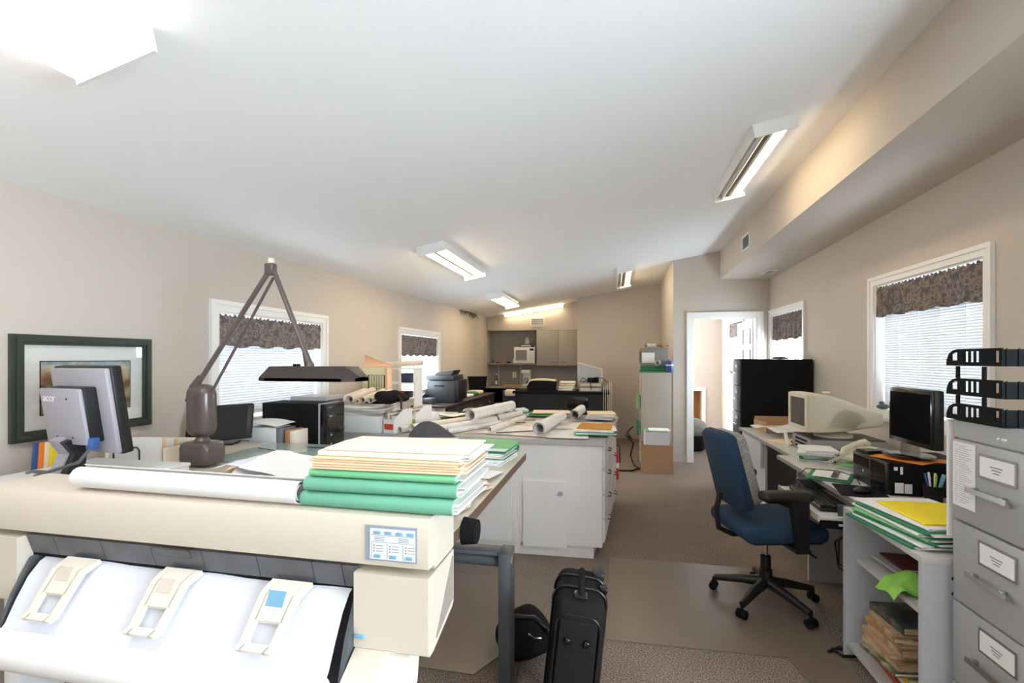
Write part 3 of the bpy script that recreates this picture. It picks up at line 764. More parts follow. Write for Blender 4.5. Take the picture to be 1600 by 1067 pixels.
for k, (x, y, w, h, a, mm, amp, l) in enumerate((
    (-1.55, 1.50, .46, .36, 10, plan_m, .003, 'printed plan sheet with a dark drawing below the loose papers'),
    (-1.42, 1.46, .52, .32, -4, paper_m, .005, 'wide crumpled white sheet on the drafting board'),
    (-1.30, 1.48, .50, .30, 7, paperb_m, .005, 'bluish crumpled sheet on top of the loose papers'),
    (-1.46, 1.40, .34, .24, -12, manila_m, .004, 'tan sheet among the loose papers near the lamp'),
    (-1.02, 1.45, .46, .25, 4, paper_m, .004, 'broad white sheet draped over the low folder pile'),
    (-1.10, 1.46, .44, .24, -9, paperb_m, .004, 'bluish wrinkled sheet over the low folder pile'),
    (-.99, 1.45, .40, .23, 9, paper_m, .005, 'topmost wrinkled sheet beside the tall folder stack'))):
    drape(l, x, y, w, h, a, mm, amp, k + 20, G_)
# big folder stack on the plotter's right end
zz = PT + .002; rr = random.Random(5)
spec = [(.037, green_m, 'bottom thick green folder of the tall stack', .405), (.035, green_m, 'second thick green folder of the tall stack', .40), (.019, green2_m, 'bright green folder under the peach folders', .385)]
for k, (th, cm, lab, w) in enumerate(spec):
    folder(lab, (-.565 + .006 * k, 1.178 + .003 * k, zz), w, .245, th, cm, paper_m, R((-1, 1, 0)[k]), seed=k, group='tall folder stack on the plotter', stick=.03); zz += th + .002
names = ['lowest', 'second', 'third', 'fourth', 'fifth']
for k in range(5):
    folder('%s peach folder of the tall stack' % names[k], (-.545 + rr.uniform(-.006, .006), 1.172, zz), .385, .225, .0055, peach_m if k % 2 else manila_m, cream_paper, R(rr.uniform(-1.5, 1.5)), seed=k + 9, group='tall folder stack on the plotter', stick=.02, n=2, bow=.002); zz += .0062
folder('wide cream folder with a white sheaf near the top of the stack', (-.535, 1.17, zz), .375, .21, .013, cream_paper, paper_m, R(-1), seed=31, group='tall folder stack on the plotter', stick=.04); zz += .0145
folder('topmost cream folder of the tall stack', (-.525, 1.175, zz), .37, .20, .005, cream_paper, paper_m, R(1.5), seed=33, group='tall folder stack on the plotter', stick=.01, n=2)
# second stack at the far right corner of the board, torn papers on the edge, brush
zz = TZ + .001
for k, (th, cm, lab) in enumerate(((.022, paper_m, 'bundle of white papers at the right corner of the board'), (.030, dgreen_m, 'dark green folder on the papers at the corner of the board'), (.018, lgreen_m, 'light green folder on top at the corner of the board'))):
    folder(lab, (-.62 + .008 * k, 2.31 + .03 * k, zz), .25, .26, th, cm, paper_m, R(172 + 3 * k), seed=70 + k, group='folders at the corner of the drafting board', stick=.03); zz += th + .002
for k in range(5):
    drape(('torn', 'creased', 'yellowed', 'folded', 'curled')[k] + ' slip of paper on the right edge of the drafting board', -.555 + .012 * (k % 3), 1.47 + k * .125, .13, .19, (-18, 12, -8, 20, -5)[k], (cream_paper, paper_m, manila_m)[k % 3], .0015, 90 + k, 'paper slips on the board edge')
t = thing('dusting_brush', 'dark rounded dusting brush with pale bristles on the green folder', 'brush', (-.90, 2.30, 1.036), R(14))
Mb = MB(); Mb.prism([(-.125 + .25 * i / 16, .012 + .088 * math.sin(math.pi * (i / 16) ** .72)) for i in range(17)], 'y', -.018, .018); Mb.build('back', brown_fur, t)
Mb = MB(); Mb.rbox(.012, -.022, .010, .25, .03, .02, .008); Mb.build('bristles', bristle_m, t)
MB().cyl((-.145, -.022, .010), (-.085, -.022, .011), .012, .010, n=12).build('handle', tan_m, t)
o = None
folder('light green folder lying under the dusting brush', (-.955, 2.34, TZ + .001), .34, .25, .024, lgreen_m, paper_m, R(184), seed=75, stick=.02)
folder('peach folder between the brush and the board', (-.955, 2.33, TZ + .027), .33, .24, .02, manila_m, paper_m, R(178), seed=76, stick=.02)
RB = None
folder('mint green folder directly under the dusting brush', (-.955, 2.33, TZ + .049), .32, .24, .03, green_m, paper_m, R(181), seed=77, stick=.02)

# ---- drafting lamp
t = thing('drafting_lamp', 'brown enamel drafting lamp with two long arms and a trough shade', 'lamp', (-1.90, 1.90, TZ + .006))
L0 = Vector(t.location)
RBox('base', lamp_m, 0, 0, .058, .165, .13, .112, .03, t, 3)
MB().lathe([(.05, .11), (.034, .116), (.026, .13), (.03, .138)], 20).build('neck', lamp_m, t)
Mh = MB(); Mh.rbox(-.004, 0, .258, .128, .10, .25, .046, 4); hb = Mh.build('spring_housing', lamp_m, t)
MB().tube([(-.06, -.02, .30), (-.03, -.02, .37), (.0, -.01, .42)], [.014, .018, .012], 10).build('arm_socket', lamp_m, t)
e = Vector((-1.569, 1.95, 1.885)) - L0
MB().tube([(-.025, -.01, .37), e], .0115, 10).build('lower_arm', lamp_m, t)
MB().tube([(.055, .0, .35), e + Vector((.014, 0, -.045))], .0065, 8).build('tension_rod', lamp_m, t)
el = RBox('elbow_joint', lamp_m, e.x, e.y, e.z - .005, .05, .04, .06, .012, t)
MB().cyl(e + Vector((0, 0, .02)), e + Vector((0, 0, .045)), .017, n=14).build('elbow_cap', cream_m, t)
f = Vector((-1.345, 1.9, 1.475)) - L0
MB().tube([e + Vector((.012, 0, 0)), f], .0115, 10).build('upper_arm', lamp_m, t)
MB().tube([f + Vector((-.006, 0, .012)), f + Vector((.012, 0, -.045)), f + Vector((.018, 0, -.075))], [.013, .019, .011], 12).build('swivel', lamp_m, t)
# trough shade, hollow underneath
Msd = MB(); X0, X1 = -1.545 - L0.x, -1.07 - L0.x; yc = 1.9 - L0.y; zb = 1.36 - L0.z
def trough(x, k):
    h = .05 * k; w = .085 - .03 * (1 - k)
    return [(x, yc - w, zb), (x, yc - w, zb + .014), (x, yc - .045 * k - .01, zb + .014 + h), (x, yc + .045 * k + .01, zb + .014 + h), (x, yc + w, zb + .014), (x, yc + w, zb)]
secs = [trough(X0, .10), trough(X0 + .05, 1), trough(X1 - .05, 1), trough(X1, .10)]
V = [[Msd.bm.verts.new(p) for p in s] for s in secs]
for a, b in zip(V, V[1:]):
    for i in range(5): Msd.bm.faces.new((a[i], a[i + 1], b[i + 1], b[i]))
Msd.bm.faces.new(V[0]); Msd.bm.faces.new(V[-1][::-1])
bmesh.ops.solidify(Msd.bm, geom=list(Msd.bm.faces), thickness=.003)
sh = Msd.build('shade', lamp_m, t, sharp=25)
for q in (-.03, .03): MB().cyl((X0 + .06, yc + q, zb + .02), (X1 - .06, yc + q, zb + .02), .011, n=12).build('tube', tube_off, sh)
for q in (-.06, -.04): MB().cyl((f.x + q, yc, zb + .06), (f.x + q, yc, zb + .075), .008, n=10).build('switch_button', blackm_m, sh)
MB().lathe([(.022, zb + .058), (.018, zb + .075), (.008, zb + .09)], 14, (f.x + .018, yc, 0)).build('shade_knuckle', lamp_m, t)

# ---- monitor seen from behind, on a white riser, with its things
t = thing('white_riser', 'low white riser box under the silver-backed monitor', 'riser', (-2.08, 1.50, TZ + .001))
WR('top', white_m, -2.34, -1.82, 1.26, 1.76, .985, 1.0, .003, t)
for x in (-2.34, -1.84): WB('side', white_m, x, x + .02, 1.27, 1.75, TZ + .001, .985, t)
WB('back', white_m, -2.32, -1.84, 1.735, 1.75, TZ + .001, .985, t)
WB('front', white_m, -2.32, -1.84, 1.27, 1.285, TZ + .001, .985, t)
mon = thing('monitor', 'silver-backed flat monitor seen from behind on the white riser', 'monitor', (-2.06, 1.45, 1.002), R(-6))
# local frame: screen faces +y, back faces the camera
tilt = Matrix.Translation((0, .03, .255)) @ Matrix.Rotation(R(8), 4, 'X')
Mm = MB(); Mm.rbox(.035, .03, 0, .33, .04, .345, .006, 2, tilt); Mm.build('case_rim', black_m, mon)
Mm = MB(); Mm.rbox(.035, .004, 0, .318, .022, .332, .006, 2, tilt); bk = Mm.build('back_panel', silver_m, mon)
Mm = MB(); Mm.rbox(.02, -.03, -.01, .225, .06, .215, .008, 2, tilt); Mm.build('power_box_side', black_m, mon)
Mm = MB(); Mm.rbox(.02, -.060, -.01, .227, .014, .217, .005, 2, tilt); pb = Mm.build('power_box', silver_m, mon)
for x in (-.03, .06):
    for z in (-.09, .06):
        Mm = MB(); Mm.cyl((x, -.068, z), (x, -.065, z), .004, n=10); bmesh.ops.transform(Mm.bm, matrix=tilt, verts=Mm.bm.verts); Mm.build('screw', blackm_m, pb)
tx = text_mesh('maker_lettering', 'acer', .042, mat('lettering_white', (238, 238, 240), .4), pb, (0, 0, 0), (0, 0, 0))
tx.matrix_local = tilt @ Matrix.Translation((-.04, -.0677, .062)) @ Matrix.Rotation(R(90), 4, 'X')
Mm = MB(); Mm.prism([(-.05, .145), (.0, .165), (.02, .10), (.01, .015), (-.05, .015), (-.02, .09)], 'x', -.035, .02); st = Mm.build('stand_neck', silver_m, mon)
Mm = MB(); Mm.prism([(-.045, .14), (.01, .16), (.03, .10), (.02, .012), (-.045, .012), (-.012, .09)], 'x', .02, .05); Mm.build('neck_side', black_m, st)
Mm = MB(); Mm.ellipsoid((0, .0, .009), (.13, .10, .012)); Mm.build('stand_base', frame_m, mon)
MB().rbox(.13, -.0, .135, .03, .035, .045, .006).build('video_plug', blue_m, mon)
MB().tube([(.13, -.01, .115), (.12, -.04, .07), (.04, -.09, .04), (-.05, -.09, .035), (-.12, -.07, .02)], .006, 8).build('video_cable', frame_m, mon)
# upright coloured folders behind the monitor
for k, (m_, l) in enumerate(((blue_m, 'blue'), (orange_m, 'orange'), (cream_paper, 'cream'), (yellow_m, 'yellow'))):
    o = tag(RBox('upright_folder', m_, 0, 0, .075, .012, .10, .15, .002), '%s folder standing upright behind the monitor stand' % l, 'folder', 'coloured folders behind the monitor'); o.location = (-2.41 + .0145 * k, 1.60 + .012 * k, TZ + .001); o.rotation_euler = (0, R(5), 0)
book('flat pinkish binder at the far left end behind the plotter', (-1.72, 1.24, .951), .16, .02, .03, mat('pink_card', (214, 170, 150), .7), R(2), 'binder', cat='binder')
t = thing('letter_sorter', 'upright cream file box with papers right of the monitor', 'file box', (-2.24, 1.94, TZ + .001), R(8))
Box('back', cream_paper, -.15, .15, .10, .106, 0, .10, t); Box('side', cream_paper, -.15, -.144, -.1, .10, 0, .08, t); Box('side', cream_paper, .144, .15, -.1, .10, 0, .08, t); Box('bottom', cream_paper, -.144, .144, -.1, .10, 0, .006, t)
for k in range(5): Box('paper', (paper_m, manila_m)[k % 2], -.14 + .004 * k, .12 + .004 * k, -.08 + k * .03, -.076 + k * .03, .006, .13 - .007 * k, t)
MB().tube([(-.10, -.105, .01), (-.10, -.105, .07), (-.06, -.105, .085), (.02, -.105, .085), (.03, -.105, .07), (.03, -.105, .02)], .004, 6).build('wire_handle', black_m, t)
# framed picture
t = thing('framed_picture', 'dark green framed landscape print with a wide white mat', 'picture', (XL, 1.836, 1.331), R(90))
W2, H2 = .312, .234   # local x along the wall, front towards -y
for x0, x1, z0, z1 in ((-W2, W2, H2 - .045, H2), (-W2, W2, -H2, -H2 + .045), (-W2, -W2 + .045, -H2 + .045, H2 - .045), (W2 - .045, W2, -H2 + .045, H2 - .045)):
    Mf = MB(); Mf.box(x0, x1, -.022, -.001, z0, z1); a = .014
    if x1 - x0 > z1 - z0: Mf.box(x0 + a, x1 - a, -.03, -.022, z0 + a, z1 - a)
    else: Mf.box(x0 + a, x1 - a, -.03, -.022, z0 - .014, z1 + .014)
    Mf.build('frame', frame_green, t)
Box('mat_board', mat('mat_board_white', (232, 230, 226), .8), -W2 + .045, W2 - .045, -.008, -.001, -H2 + .045, H2 - .045, t)
Box('print_border', blackm_m, -.203, .203, -.010, -.008, -.128, .118, t)
Box('print', landscape_m, -.199, .199, -.011, -.010, -.124, .114, t)
Box('glass', picglass_m, -W2 + .045, W2 - .045, -.015, -.013, -H2 + .045, H2 - .045, t)
# ================================================================== right side: chair mat, chair, desks
t = thing('chair_mat', 'brown translucent vinyl chair mat under the blue chair', 'mat', (.55, 3.02, 0))
Mm = MB(); Mm.prism([(-.03, 2.50), (.84, 2.53), (.87, 2.36), (1.10, 2.36), (1.12, 2.60), (1.12, 3.46), (1.06, 3.56), (-.01, 3.54)], 'z', .001, .006); Mm.w(t).build('sheet', matp_m, t)
t = thing('chair_mat', 'brown vinyl floor mat under the drafting table', 'mat', (-.9, 2.6, 0))
Mm = MB(); Mm.prism([(-1.75, 2.10), (-.62, 2.10), (-.42, 2.48), (-.33, 3.14), (-1.75, 2.98)], 'z', .001, .005); Mm.w(t).build('sheet', matp_m, t)

def swivel(label, loc, rz, base_rot):
    t = thing('office_chair', label, 'chair', loc, rz)
    Ms = MB(); Ms.rbox(-.0, 0, .475, .47, .48, .095, .042, 4); Ms.build('seat', blue_fab, t)
    RBox('seat_pan', black_m, .03, 0, .422, .40, .36, .03, .01, t)
    tl = Matrix.Translation((-.25, 0, .80)) @ Matrix.Rotation(R(-14), 4, 'Y')
    def back(cx, sx, sy, sz, r):
        M_ = MB(); M_.rbox(0, 0, 0, sx, sy, sz, r, 5)
        for v in M_.bm.verts:      # curved in plan, narrower at the top, rounded corners
            k = (v.co.z / sz + .5); v.co.y *= 1 - .42 * abs(2 * k - 1) ** 3.6 - .12 * max(0, k - .5)
            v.co.x += .10 * (v.co.y / (sy / 2)) ** 2 * .45 - .05 * math.sin(k * 3.1) * .6 + cx
        bmesh.ops.transform(M_.bm, matrix=tl, verts=M_.bm.verts); return M_
    back(0, .075, .45, .47, .036).build('back_shell', blue_fab, t, sharp=80)
    back(.058, .075, .41, .43, .034).build('back_cushion', grey_fab, t, sharp=80)
    MB().tube([(.0, 0, .415), (-.20, 0, .41), (-.285, 0, .45), (-.30, 0, .56), (-.275, 0, .66)], .016, 8).build('back_bar', black_m, t)
    for s in (-1, 1):
        a = MB(); a.rbox(-.05, s * .275, .712, .28, .085, .055, .025, 3); arm = a.build('armrest', black_m, t)
        b = MB(); b.prism([(-.03, .69), (.07, .69), (.07, .42), (.01, .42)], 'y', s * .275 - .016, s * .275 + .016); b.build('arm_post', black_m, t)
        b = MB(); b.box(.0, .08, min(s * .12, s * .291), max(s * .12, s * .291), .405, .423); b.build('arm_bracket', black_m, t)
    MB().cyl((0, 0, .26), (0, 0, .41), .014, n=14).build('gas_rod', chrome_m, t)
    MB().lathe([(.036, .10), (.036, .20), (.029, .205), (.029, .28), (.02, .285)], 18).build('column', black_m, t)
    MB().tube([(.05, -.1, .40), (.09, -.24, .395), (.10, -.30, .39)], .006, 8).build('lever', black_m, t)
    for k in range(5):
        a = base_rot - rz + k * 2 * math.pi / 5; c, s = math.cos(a), math.sin(a)
        l = MB().tube([(c * .02, s * .02, .125), (c * .12, s * .12, .112), (c * .285, s * .285, .078)], [.032, .026, .018], 10).build('base_leg', black_m, t)
        w = MB(); nrm = Vector((-s, c, 0)); q = Vector((c * .29, s * .29, .028))
        w.cyl(q - nrm * .026, q - nrm * .004, .024, n=16); w.cyl(q + nrm * .004, q + nrm * .026, .024, n=16); w.cyl(q + Vector((0, 0, .0)), q + Vector((0, 0, .05)), .008, n=8)
        w.build('caster', blackm_m, l)
    return t
swivel('blue and grey office chair with black armrests beside the right desk', (.90, 3.07, .008), R(14), R(14))

# ---- carry-on suitcase and the soft bag beside the table leg
t = thing('suitcase', 'black upright carry-on suitcase in the middle foreground', 'suitcase', (-.175, 1.83, .0), R(3), rot=(R(-3), R(6), R(3)))
RBox('body', nylon_m, 0, .0, .305, .19, .34, .57, .05, t, 4)
RBox('side_panel', nylon_m, 0, -.172, .29, .135, .012, .47, .03, t, 3)
def loop(y, hx, z0, z1, r, n=6):
    pts = []
    for cx, cz, a0 in ((hx - r, z1 - r, 0), (-hx + r, z1 - r, 90), (-hx + r, z0 + r, 180), (hx - r, z0 + r, 270)):
        for i in range(n + 1): a = R(a0 + 90 * i / n); pts.append((cx + r * math.cos(a), y, cz + r * math.sin(a)))
    return pts + [pts[0]]
MB().tube(loop(-.165, .078, .04, .54, .045), .0055, 8).build('piping', piping_m, t)
MB().tube(loop(.05, .099, .015, .595, .05), .005, 8).build('zip', piping_m, t)
MB().tube(loop(-.06, .099, .015, .595, .05), .005, 8).build('zip', piping_m, t)
for x in (-.034, .034): MB().ellipsoid((x, -.182, .455), (.013, .010, .013)).build('stud', blackg_m, t)
MB().tube([(0, -.12, .59), (0, -.10, .615), (0, .03, .625), (0, .06, .595)], .012, 8).build('grab_handle', blackm_m, t)
RBox('handle_pad', blackg_m, 0, -.115, .592, .05, .06, .012, .005, t)
RBox('trolley_handle', black_m, .07, .10, .60, .045, .10, .035, .01, t)
RBox('trolley_latch', blackg_m, .085, -.02, .588, .03, .05, .02, .006, t)
MB().tube([(-.098, .0, .545), (-.104, -.03, .52), (-.102, -.04, .50)], .004, 6).build('zip_pull', chrome_m, t)
for x in (-.07, .07): MB().cyl((x - .012, .13, .028), (x + .012, .13, .028), .028, n=16).build('wheel', blackm_m, t)
t = thing('shoulder_bag', 'soft black shoulder bag slumped beside the grey table leg', 'bag', (-.42, 2.30, 0), R(10))
MB().ellipsoid((0, 0, .12), (.14, .12, .12), lambda v: (v.x * (1 - .25 * v.z), v.y * (1 - .35 * v.z), max(v.z, -.98) + .08 * math.sin(4 * v.x))).build('body', nylon_m, t, sharp=60)
MB().tube([(-.10, -.04, .19), (-.04, -.07, .225), (.05, -.06, .215), (.12, -.07, .16), (.16, -.08, .10)], .012, 8).build('strap', piping_m, t)
MB().tube([(.02, -.10, .16), (.05, -.108, .145), (.08, -.10, .14)], .004, 6).build('zip_pull', chrome_m, t)
MB().cyl((.115, -.08, .165), (.125, -.095, .175), .013, n=12).build('buckle', chrome_m, t)

# ---- desks along the right wall
def panel_desk(label, x0, x1, y0, y1, z, panels, name='desk', extra=None):
    t = thing(name, label, 'desk', ((x0 + x1) / 2, (y0 + y1) / 2, 0))
    WR('top', lamtop_m, x0, x1, y0, y1, z - .028, z, .003, t); WB('front_edge', edge_m, x0 - .003, x0, y0, y1, z - .027, z - .002, t)
    for p in panels: WB('panel', lam_m, p[0], p[1], p[2], p[3], 0, z - .028, t)
    return t
t = panel_desk('far grey laminate desk carrying the beige tube monitor', 1.33, 2.09, 3.93, 5.42, .73, ((1.38, 2.08, 3.94, 3.965), (1.38, 2.08, 5.38, 5.405), (1.38, 1.40, 4.72, 5.38)))
WR('drawer', lam_m, 1.345, 1.378, 4.74, 5.36, .45, .69, .004, t)
t = panel_desk('grey laminate computer desk with the keyboard tray', 1.23, 2.09, 2.645, 3.925, .73, ((1.30, 2.08, 2.65, 2.675), (1.27, 2.08, 3.44, 3.465)))
tr = WR('keyboard_tray', lamtop_m, 1.055, 1.40, 2.72, 3.32, .625, .645, .004, t)
WB('tray_front', cream_m, 1.047, 1.055, 2.72, 3.32, .617, .650, t); WB('tray_underside', blackm_m, 1.06, 1.40, 2.718, 2.74, .585, .625, t); WB('tray_tag', white_m, 1.14, 1.17, 2.714, 2.718, .600, .612, t)
for y in (2.74, 3.29): WB('tray_slide', frame_m, 1.15, 1.7, y, y + .012, .645, .702, t)
# small open bookcase at the near end
t = thing('bookcase', 'low open grey bookcase at the near end of the desks', 'bookcase', (1.45, 2.33, 0))
BX0, BX1, BY0, BY1 = 1.125, 1.74, 2.025, 2.635
WR('top', lamtop_m, BX0, BX1, BY0, BY1, .70, .728, .003, t); WB('side_panel', lam_m, BX0, BX1, BY0, BY0 + .022, 0, .70, t); WB('side_panel', lam_m, BX0, BX1, BY1 - .022, BY1, 0, .70, t)
WB('shelf', lamtop_m, BX0 + .05, BX1 - .012, BY0 + .022, BY1 - .022, .465, .487, t); WB('bottom', lamtop_m, BX0 + .01, BX1 - .012, BY0 + .022, BY1 - .022, .05, .07, t); WB('back', lam_m, BX1 - .012, BX1, BY0 + .022, BY1 - .022, 0, .70, t)
for z in (.655, .60): MB().cyl((BX0 + .10, BY0 - .003, z), (BX0 + .10, BY0, z), .007, n=12).w(t).build('screw_cap', blackm_m, t)
# ---- grey steel filing cabinet on the right edge
t = thing('filing_cabinet', 'grey steel filing cabinet at the right edge with paper taped on', 'cabinet', (1.5, 1.75, 0))
CX, CY0, CY1, CT = 1.20, 1.51, 1.985, 1.243
WR('body', steel_m, CX + .012, 1.90, CY0, CY1, 0, CT, .004, t)
WB('top_rail', steel_m, CX + .002, CX + .012, CY0, CY1, CT - .062, CT - .002, t)
for k in range(4):
    z1 = CT - .068 - k * .287; z0 = z1 - .280
    d = WR('drawer', steel_m, CX - .006, CX + .013, CY0 + .006, CY1 - .006, max(.03, z0), z1, .004, t)
    lb = WB('label_frame', chrome_m, CX - .010, CX - .005, 1.70, 1.852, z1 - .108, z1 - .028, d)
    WB('label_card', paper_m, CX - .0115, CX - .0095, 1.708, 1.844, z1 - .100, z1 - .036, d)
    m_ = MB()
    for q in range(3): m_.box(CX - .0121, CX - .0114, 1.75 + .006 * q, 1.80 - .006 * q, z1 - .064 - q * .009, z1 - .061 - q * .009)
    m_.w(d).build('label_writing', mat('ink_grey', (120, 120, 126), .8), d)
    for y in (1.735, 1.855): WR('handle_post', chrome_m, CX - .026, CX - .005, y, y + .014, z1 - .162, z1 - .146, .003, d)
    h = MB(); h.prism([(CX - .030, z1 - .165), (CX - .012, z1 - .172), (CX - .012, z1 - .158), (CX - .028, z1 - .148)], 'y', 1.715, 1.885); h.w(d).build('handle', chrome_m, d)
WB('maker_plate', white_m, CX - .0005, CX + .002, 1.752, 1.772, CT - .042, CT - .034, t)
MB().cyl((CX + .002, 1.785, CT - .038), (CX - .001, 1.785, CT - .038), .004, n=10).w(t).build('maker_dot', white_m, t)
o = thing('taped_note', 'white printed list taped to the top drawer of the grey cabinet', 'paper', (CX - .008, 1.91, .95))
WB('sheet', paper_m, CX - .0092, CX - .0072, 1.868, 1.972, .945, 1.168, o)
m_ = MB(); rr = random.Random(2)
for q in range(26): m_.box(CX - .0097, CX - .0091, 1.955 - rr.uniform(.0, .01), 1.963, 1.155 - q * .0078, 1.1575 - q * .0078); m_.box(CX - .0097, CX - .0091, 1.90 + rr.uniform(-.02, .012), 1.945, 1.155 - q * .0078, 1.1575 - q * .0078)
m_.w(o).build('printed_rows', mat('ink_pale', (190, 192, 198), .8), o)
o = tag(Box('foam_board', white_m, -.012, .30, -.006, .006, 0, .42), 'thin white board edge standing behind the grey filing cabinet', 'board'); o.location = (1.205, 2.003, .82)
o = tag(Box('foam_board', orange_m, 0, .25, -.003, .003, 0, .16), 'orange strip wedged beside the white board behind the cabinet', 'board'); o.location = (1.21, 1.9925, 1.05)
# ---- three letter trays on top
for k in range(3):
    z = CT + .002 + (0, .088, .168)[k] + (.022 if k == 2 else 0); ox = (0, .002, .0)[k]
    t = thing('letter_tray', ('bottom', 'middle', 'top')[k] + ' black letter tray on the filing cabinet', 'tray', (1.37, 1.88, z), 0, 'stacked black letter trays')
    H = .058; y0, y1, x0, x1 = -.125, .125, -.18, .18
    Box('floor', blackm_m, x0, x1, y0, y1, 0, .004, t)
    for x in (x0, x1 - .004):
        m_ = MB()
        def seg(a, b, z0, z1): m_.box(x, x + .004, a, b, z0, z1)
        # slotted side wall: rails, uprights and a rounded front
        ys = [-.125, -.115, -.098, -.03, -.006, .008, .022, .036, .05, .064, .085]
        seg(y0, .07, 0.004, .013); seg(y0, .07, H - .009, H)
        for a, b in ((-.125, -.113), (-.097, -.030), (-.014, -.006), (.010, .018), (.034, .07)): seg(a, b, .013, H - .009)
        m_.prism([(.07, .004), (.125, .004), (.124, .02), (.112, .043), (.092, H - .004), (.07, H), (.07, H - .012), (.088, .045), (.098, .040), (.098, .018), (.07, .018)], 'x', x, x + .004)
        m_.build('side_wall', blackm_m, t)
        for yy in (-.05, .07): 
            if k < 2: Box('riser', blackm_m, x - .001, x + .006, yy - .006, yy + .006, H, .100 if k else .0875, t)
    m_ = MB(); m_.box(x0 + .004, x1 - .004, y0, y0 + .004, .004, H - .004)
    for q in range(11): m_.box(x0 + .01 + q * .032, x0 + .0135 + q * .032, y0 - .003, y0, 0, H - .002)
    m_.build('ribbed_back', blackm_m, t)

# ---- things in and on the bookcase
zz = .729; rr = random.Random(8)
lab = ['lowest', 'second lowest', 'third', 'fourth', 'fifth', 'sixth', 'seventh']
for k in range(7):
    cm = (dgreen_m, paper_m, dgreen_m, lgreen_m, paper_m, dgreen_m, paper_m)[k]
    folder('%s folder from the bottom in the pile under the yellow folder' % lab[k], (1.29 + rr.uniform(-.012, .012) - .012 * (3 - k) * .5, 2.30 + rr.uniform(-.02, .01), zz), .40, .34, .011, cm, paper_m, R(90 + 12 + rr.uniform(-6, 6)), seed=k + 100, group='pile of folders on the bookcase', n=3, stick=.02, spine='back'); zz += .0125
folder('bright yellow folder on top of the pile on the bookcase', (1.31, 2.27, zz), .30, .28, .008, yellow_m, paper_m, R(94), seed=120, n=2, stick=.004, spine='back')
zz = .071
for k in range(4):
    book('%s volume of the bottom layer in the bookcase' % ('lowest', 'second', 'third', 'fourth')[k], (1.33 + .01 * (k % 2), 2.33 + .01 * k, zz), .29, .23, .024, (mat('red_cover', (176, 52, 44), .5), white_m, yellow_m, card_m)[k], R(3 * k - 4), 'catalogue', 'bottom layer of catalogues', cat='catalogue'); zz += .025
book('garden magazine sticking out of the bookcase below the worn books', (1.25, 2.32, zz), .29, .22, .016, cover_b, R(8), 'magazine', cat='magazine'); zz += .017
for k in range(7):
    th = (.028, .022, .03, .018, .02, .016, .03)[k]
    book('%s volume of the tall pile of worn books in the bookcase' % ('lowest', 'second', 'third', 'fourth', 'fifth', 'sixth', 'topmost')[k], (1.28 + rr.uniform(-.02, .02), 2.34 + rr.uniform(-.02, .02), zz), .28, .22, th, (cover_c, card_m, cover_c, tan_m, cover_c, card_m, cover_a)[k], R(rr.uniform(-5, 9)), 'worn_book', 'pile of worn books', pm=mat('old_pages', (206, 176, 140), .9, noise=(30, .15, (1, 1, 14)))); zz += th + .001
zz = .488
for k in range(4):
    book('%s thin red-edged booklet on the upper shelf' % ('lowest', 'second', 'third', 'topmost')[k], (1.36 + rr.uniform(-.02, .02), 2.48 + rr.uniform(-.01, .01), zz), .24, .19, .010, (mat('dark_red_cover', (120, 30, 40), .4), cover_a, mat('grey_cover', (180, 180, 184), .4), mat('maroon_cover', (96, 30, 38), .4))[k], R(rr.uniform(-8, 8)), 'booklet', 'thin booklets on the upper shelf', cat='booklet'); zz += .0115
o = tag(MB().sheet(lambda u, v: ((u - .5) * .22, (v - .5) * .14, .05 * math.sin(u * 3.1) * math.sin(v * 3.1) + .012 * math.sin(u * 12 + v * 5) + .020 - max(0, .16 - u) * .22), 16, 10, .003).build('cleaning_cloth', lime_m, None, (1.238, 2.28, .489), (0, 0, 0), sharp=70), 'lime green cloth hanging over the upper shelf edge', 'cloth')
book('yellow paperback at the front of the upper shelf', (1.32, 2.125, .488), .24, .11, .03, yellow_m, R(4), 'paperback')
book('thick white booklet beside the yellow paperback', (1.50, 2.12, .488), .10, .12, .035, white_m, R(0), 'paperback')
o = tag(Box('dark_binder', dgreen_m, -.1, .1, -.02, .02, 0, .14), 'dark green binder standing on the upper shelf', 'binder'); o.location = (1.52, 2.24, .488)
MBc = MB(); MBc.tube([(1.20, 2.66, .012), (1.08, 2.64, .012), (1.10, 2.58, .014), (1.20, 2.60, .012), (1.12, 2.66, .014), (1.05, 2.61, .012)], .007, 8); tag(MBc.build('power_cable', cable_m), 'black coiled cable on the carpet beside the bookcase', 'cable')
MBc = MB(); MBc.tube([(1.30, 2.80, .60), (1.24, 2.95, .45), (1.28, 3.05, .28), (1.42, 3.06, .20)], .004, 6); tag(MBc.build('power_cable', cable_m), 'upper black cable hanging below the keyboard tray', 'cable')
MBc = MB(); MBc.tube([(1.31, 2.84, .60), (1.24, 3.0, .42), (1.30, 3.10, .24), (1.46, 3.09, .14)], .004, 6); tag(MBc.build('power_cable', cable_m), 'lower black cable hanging below the keyboard tray', 'cable')

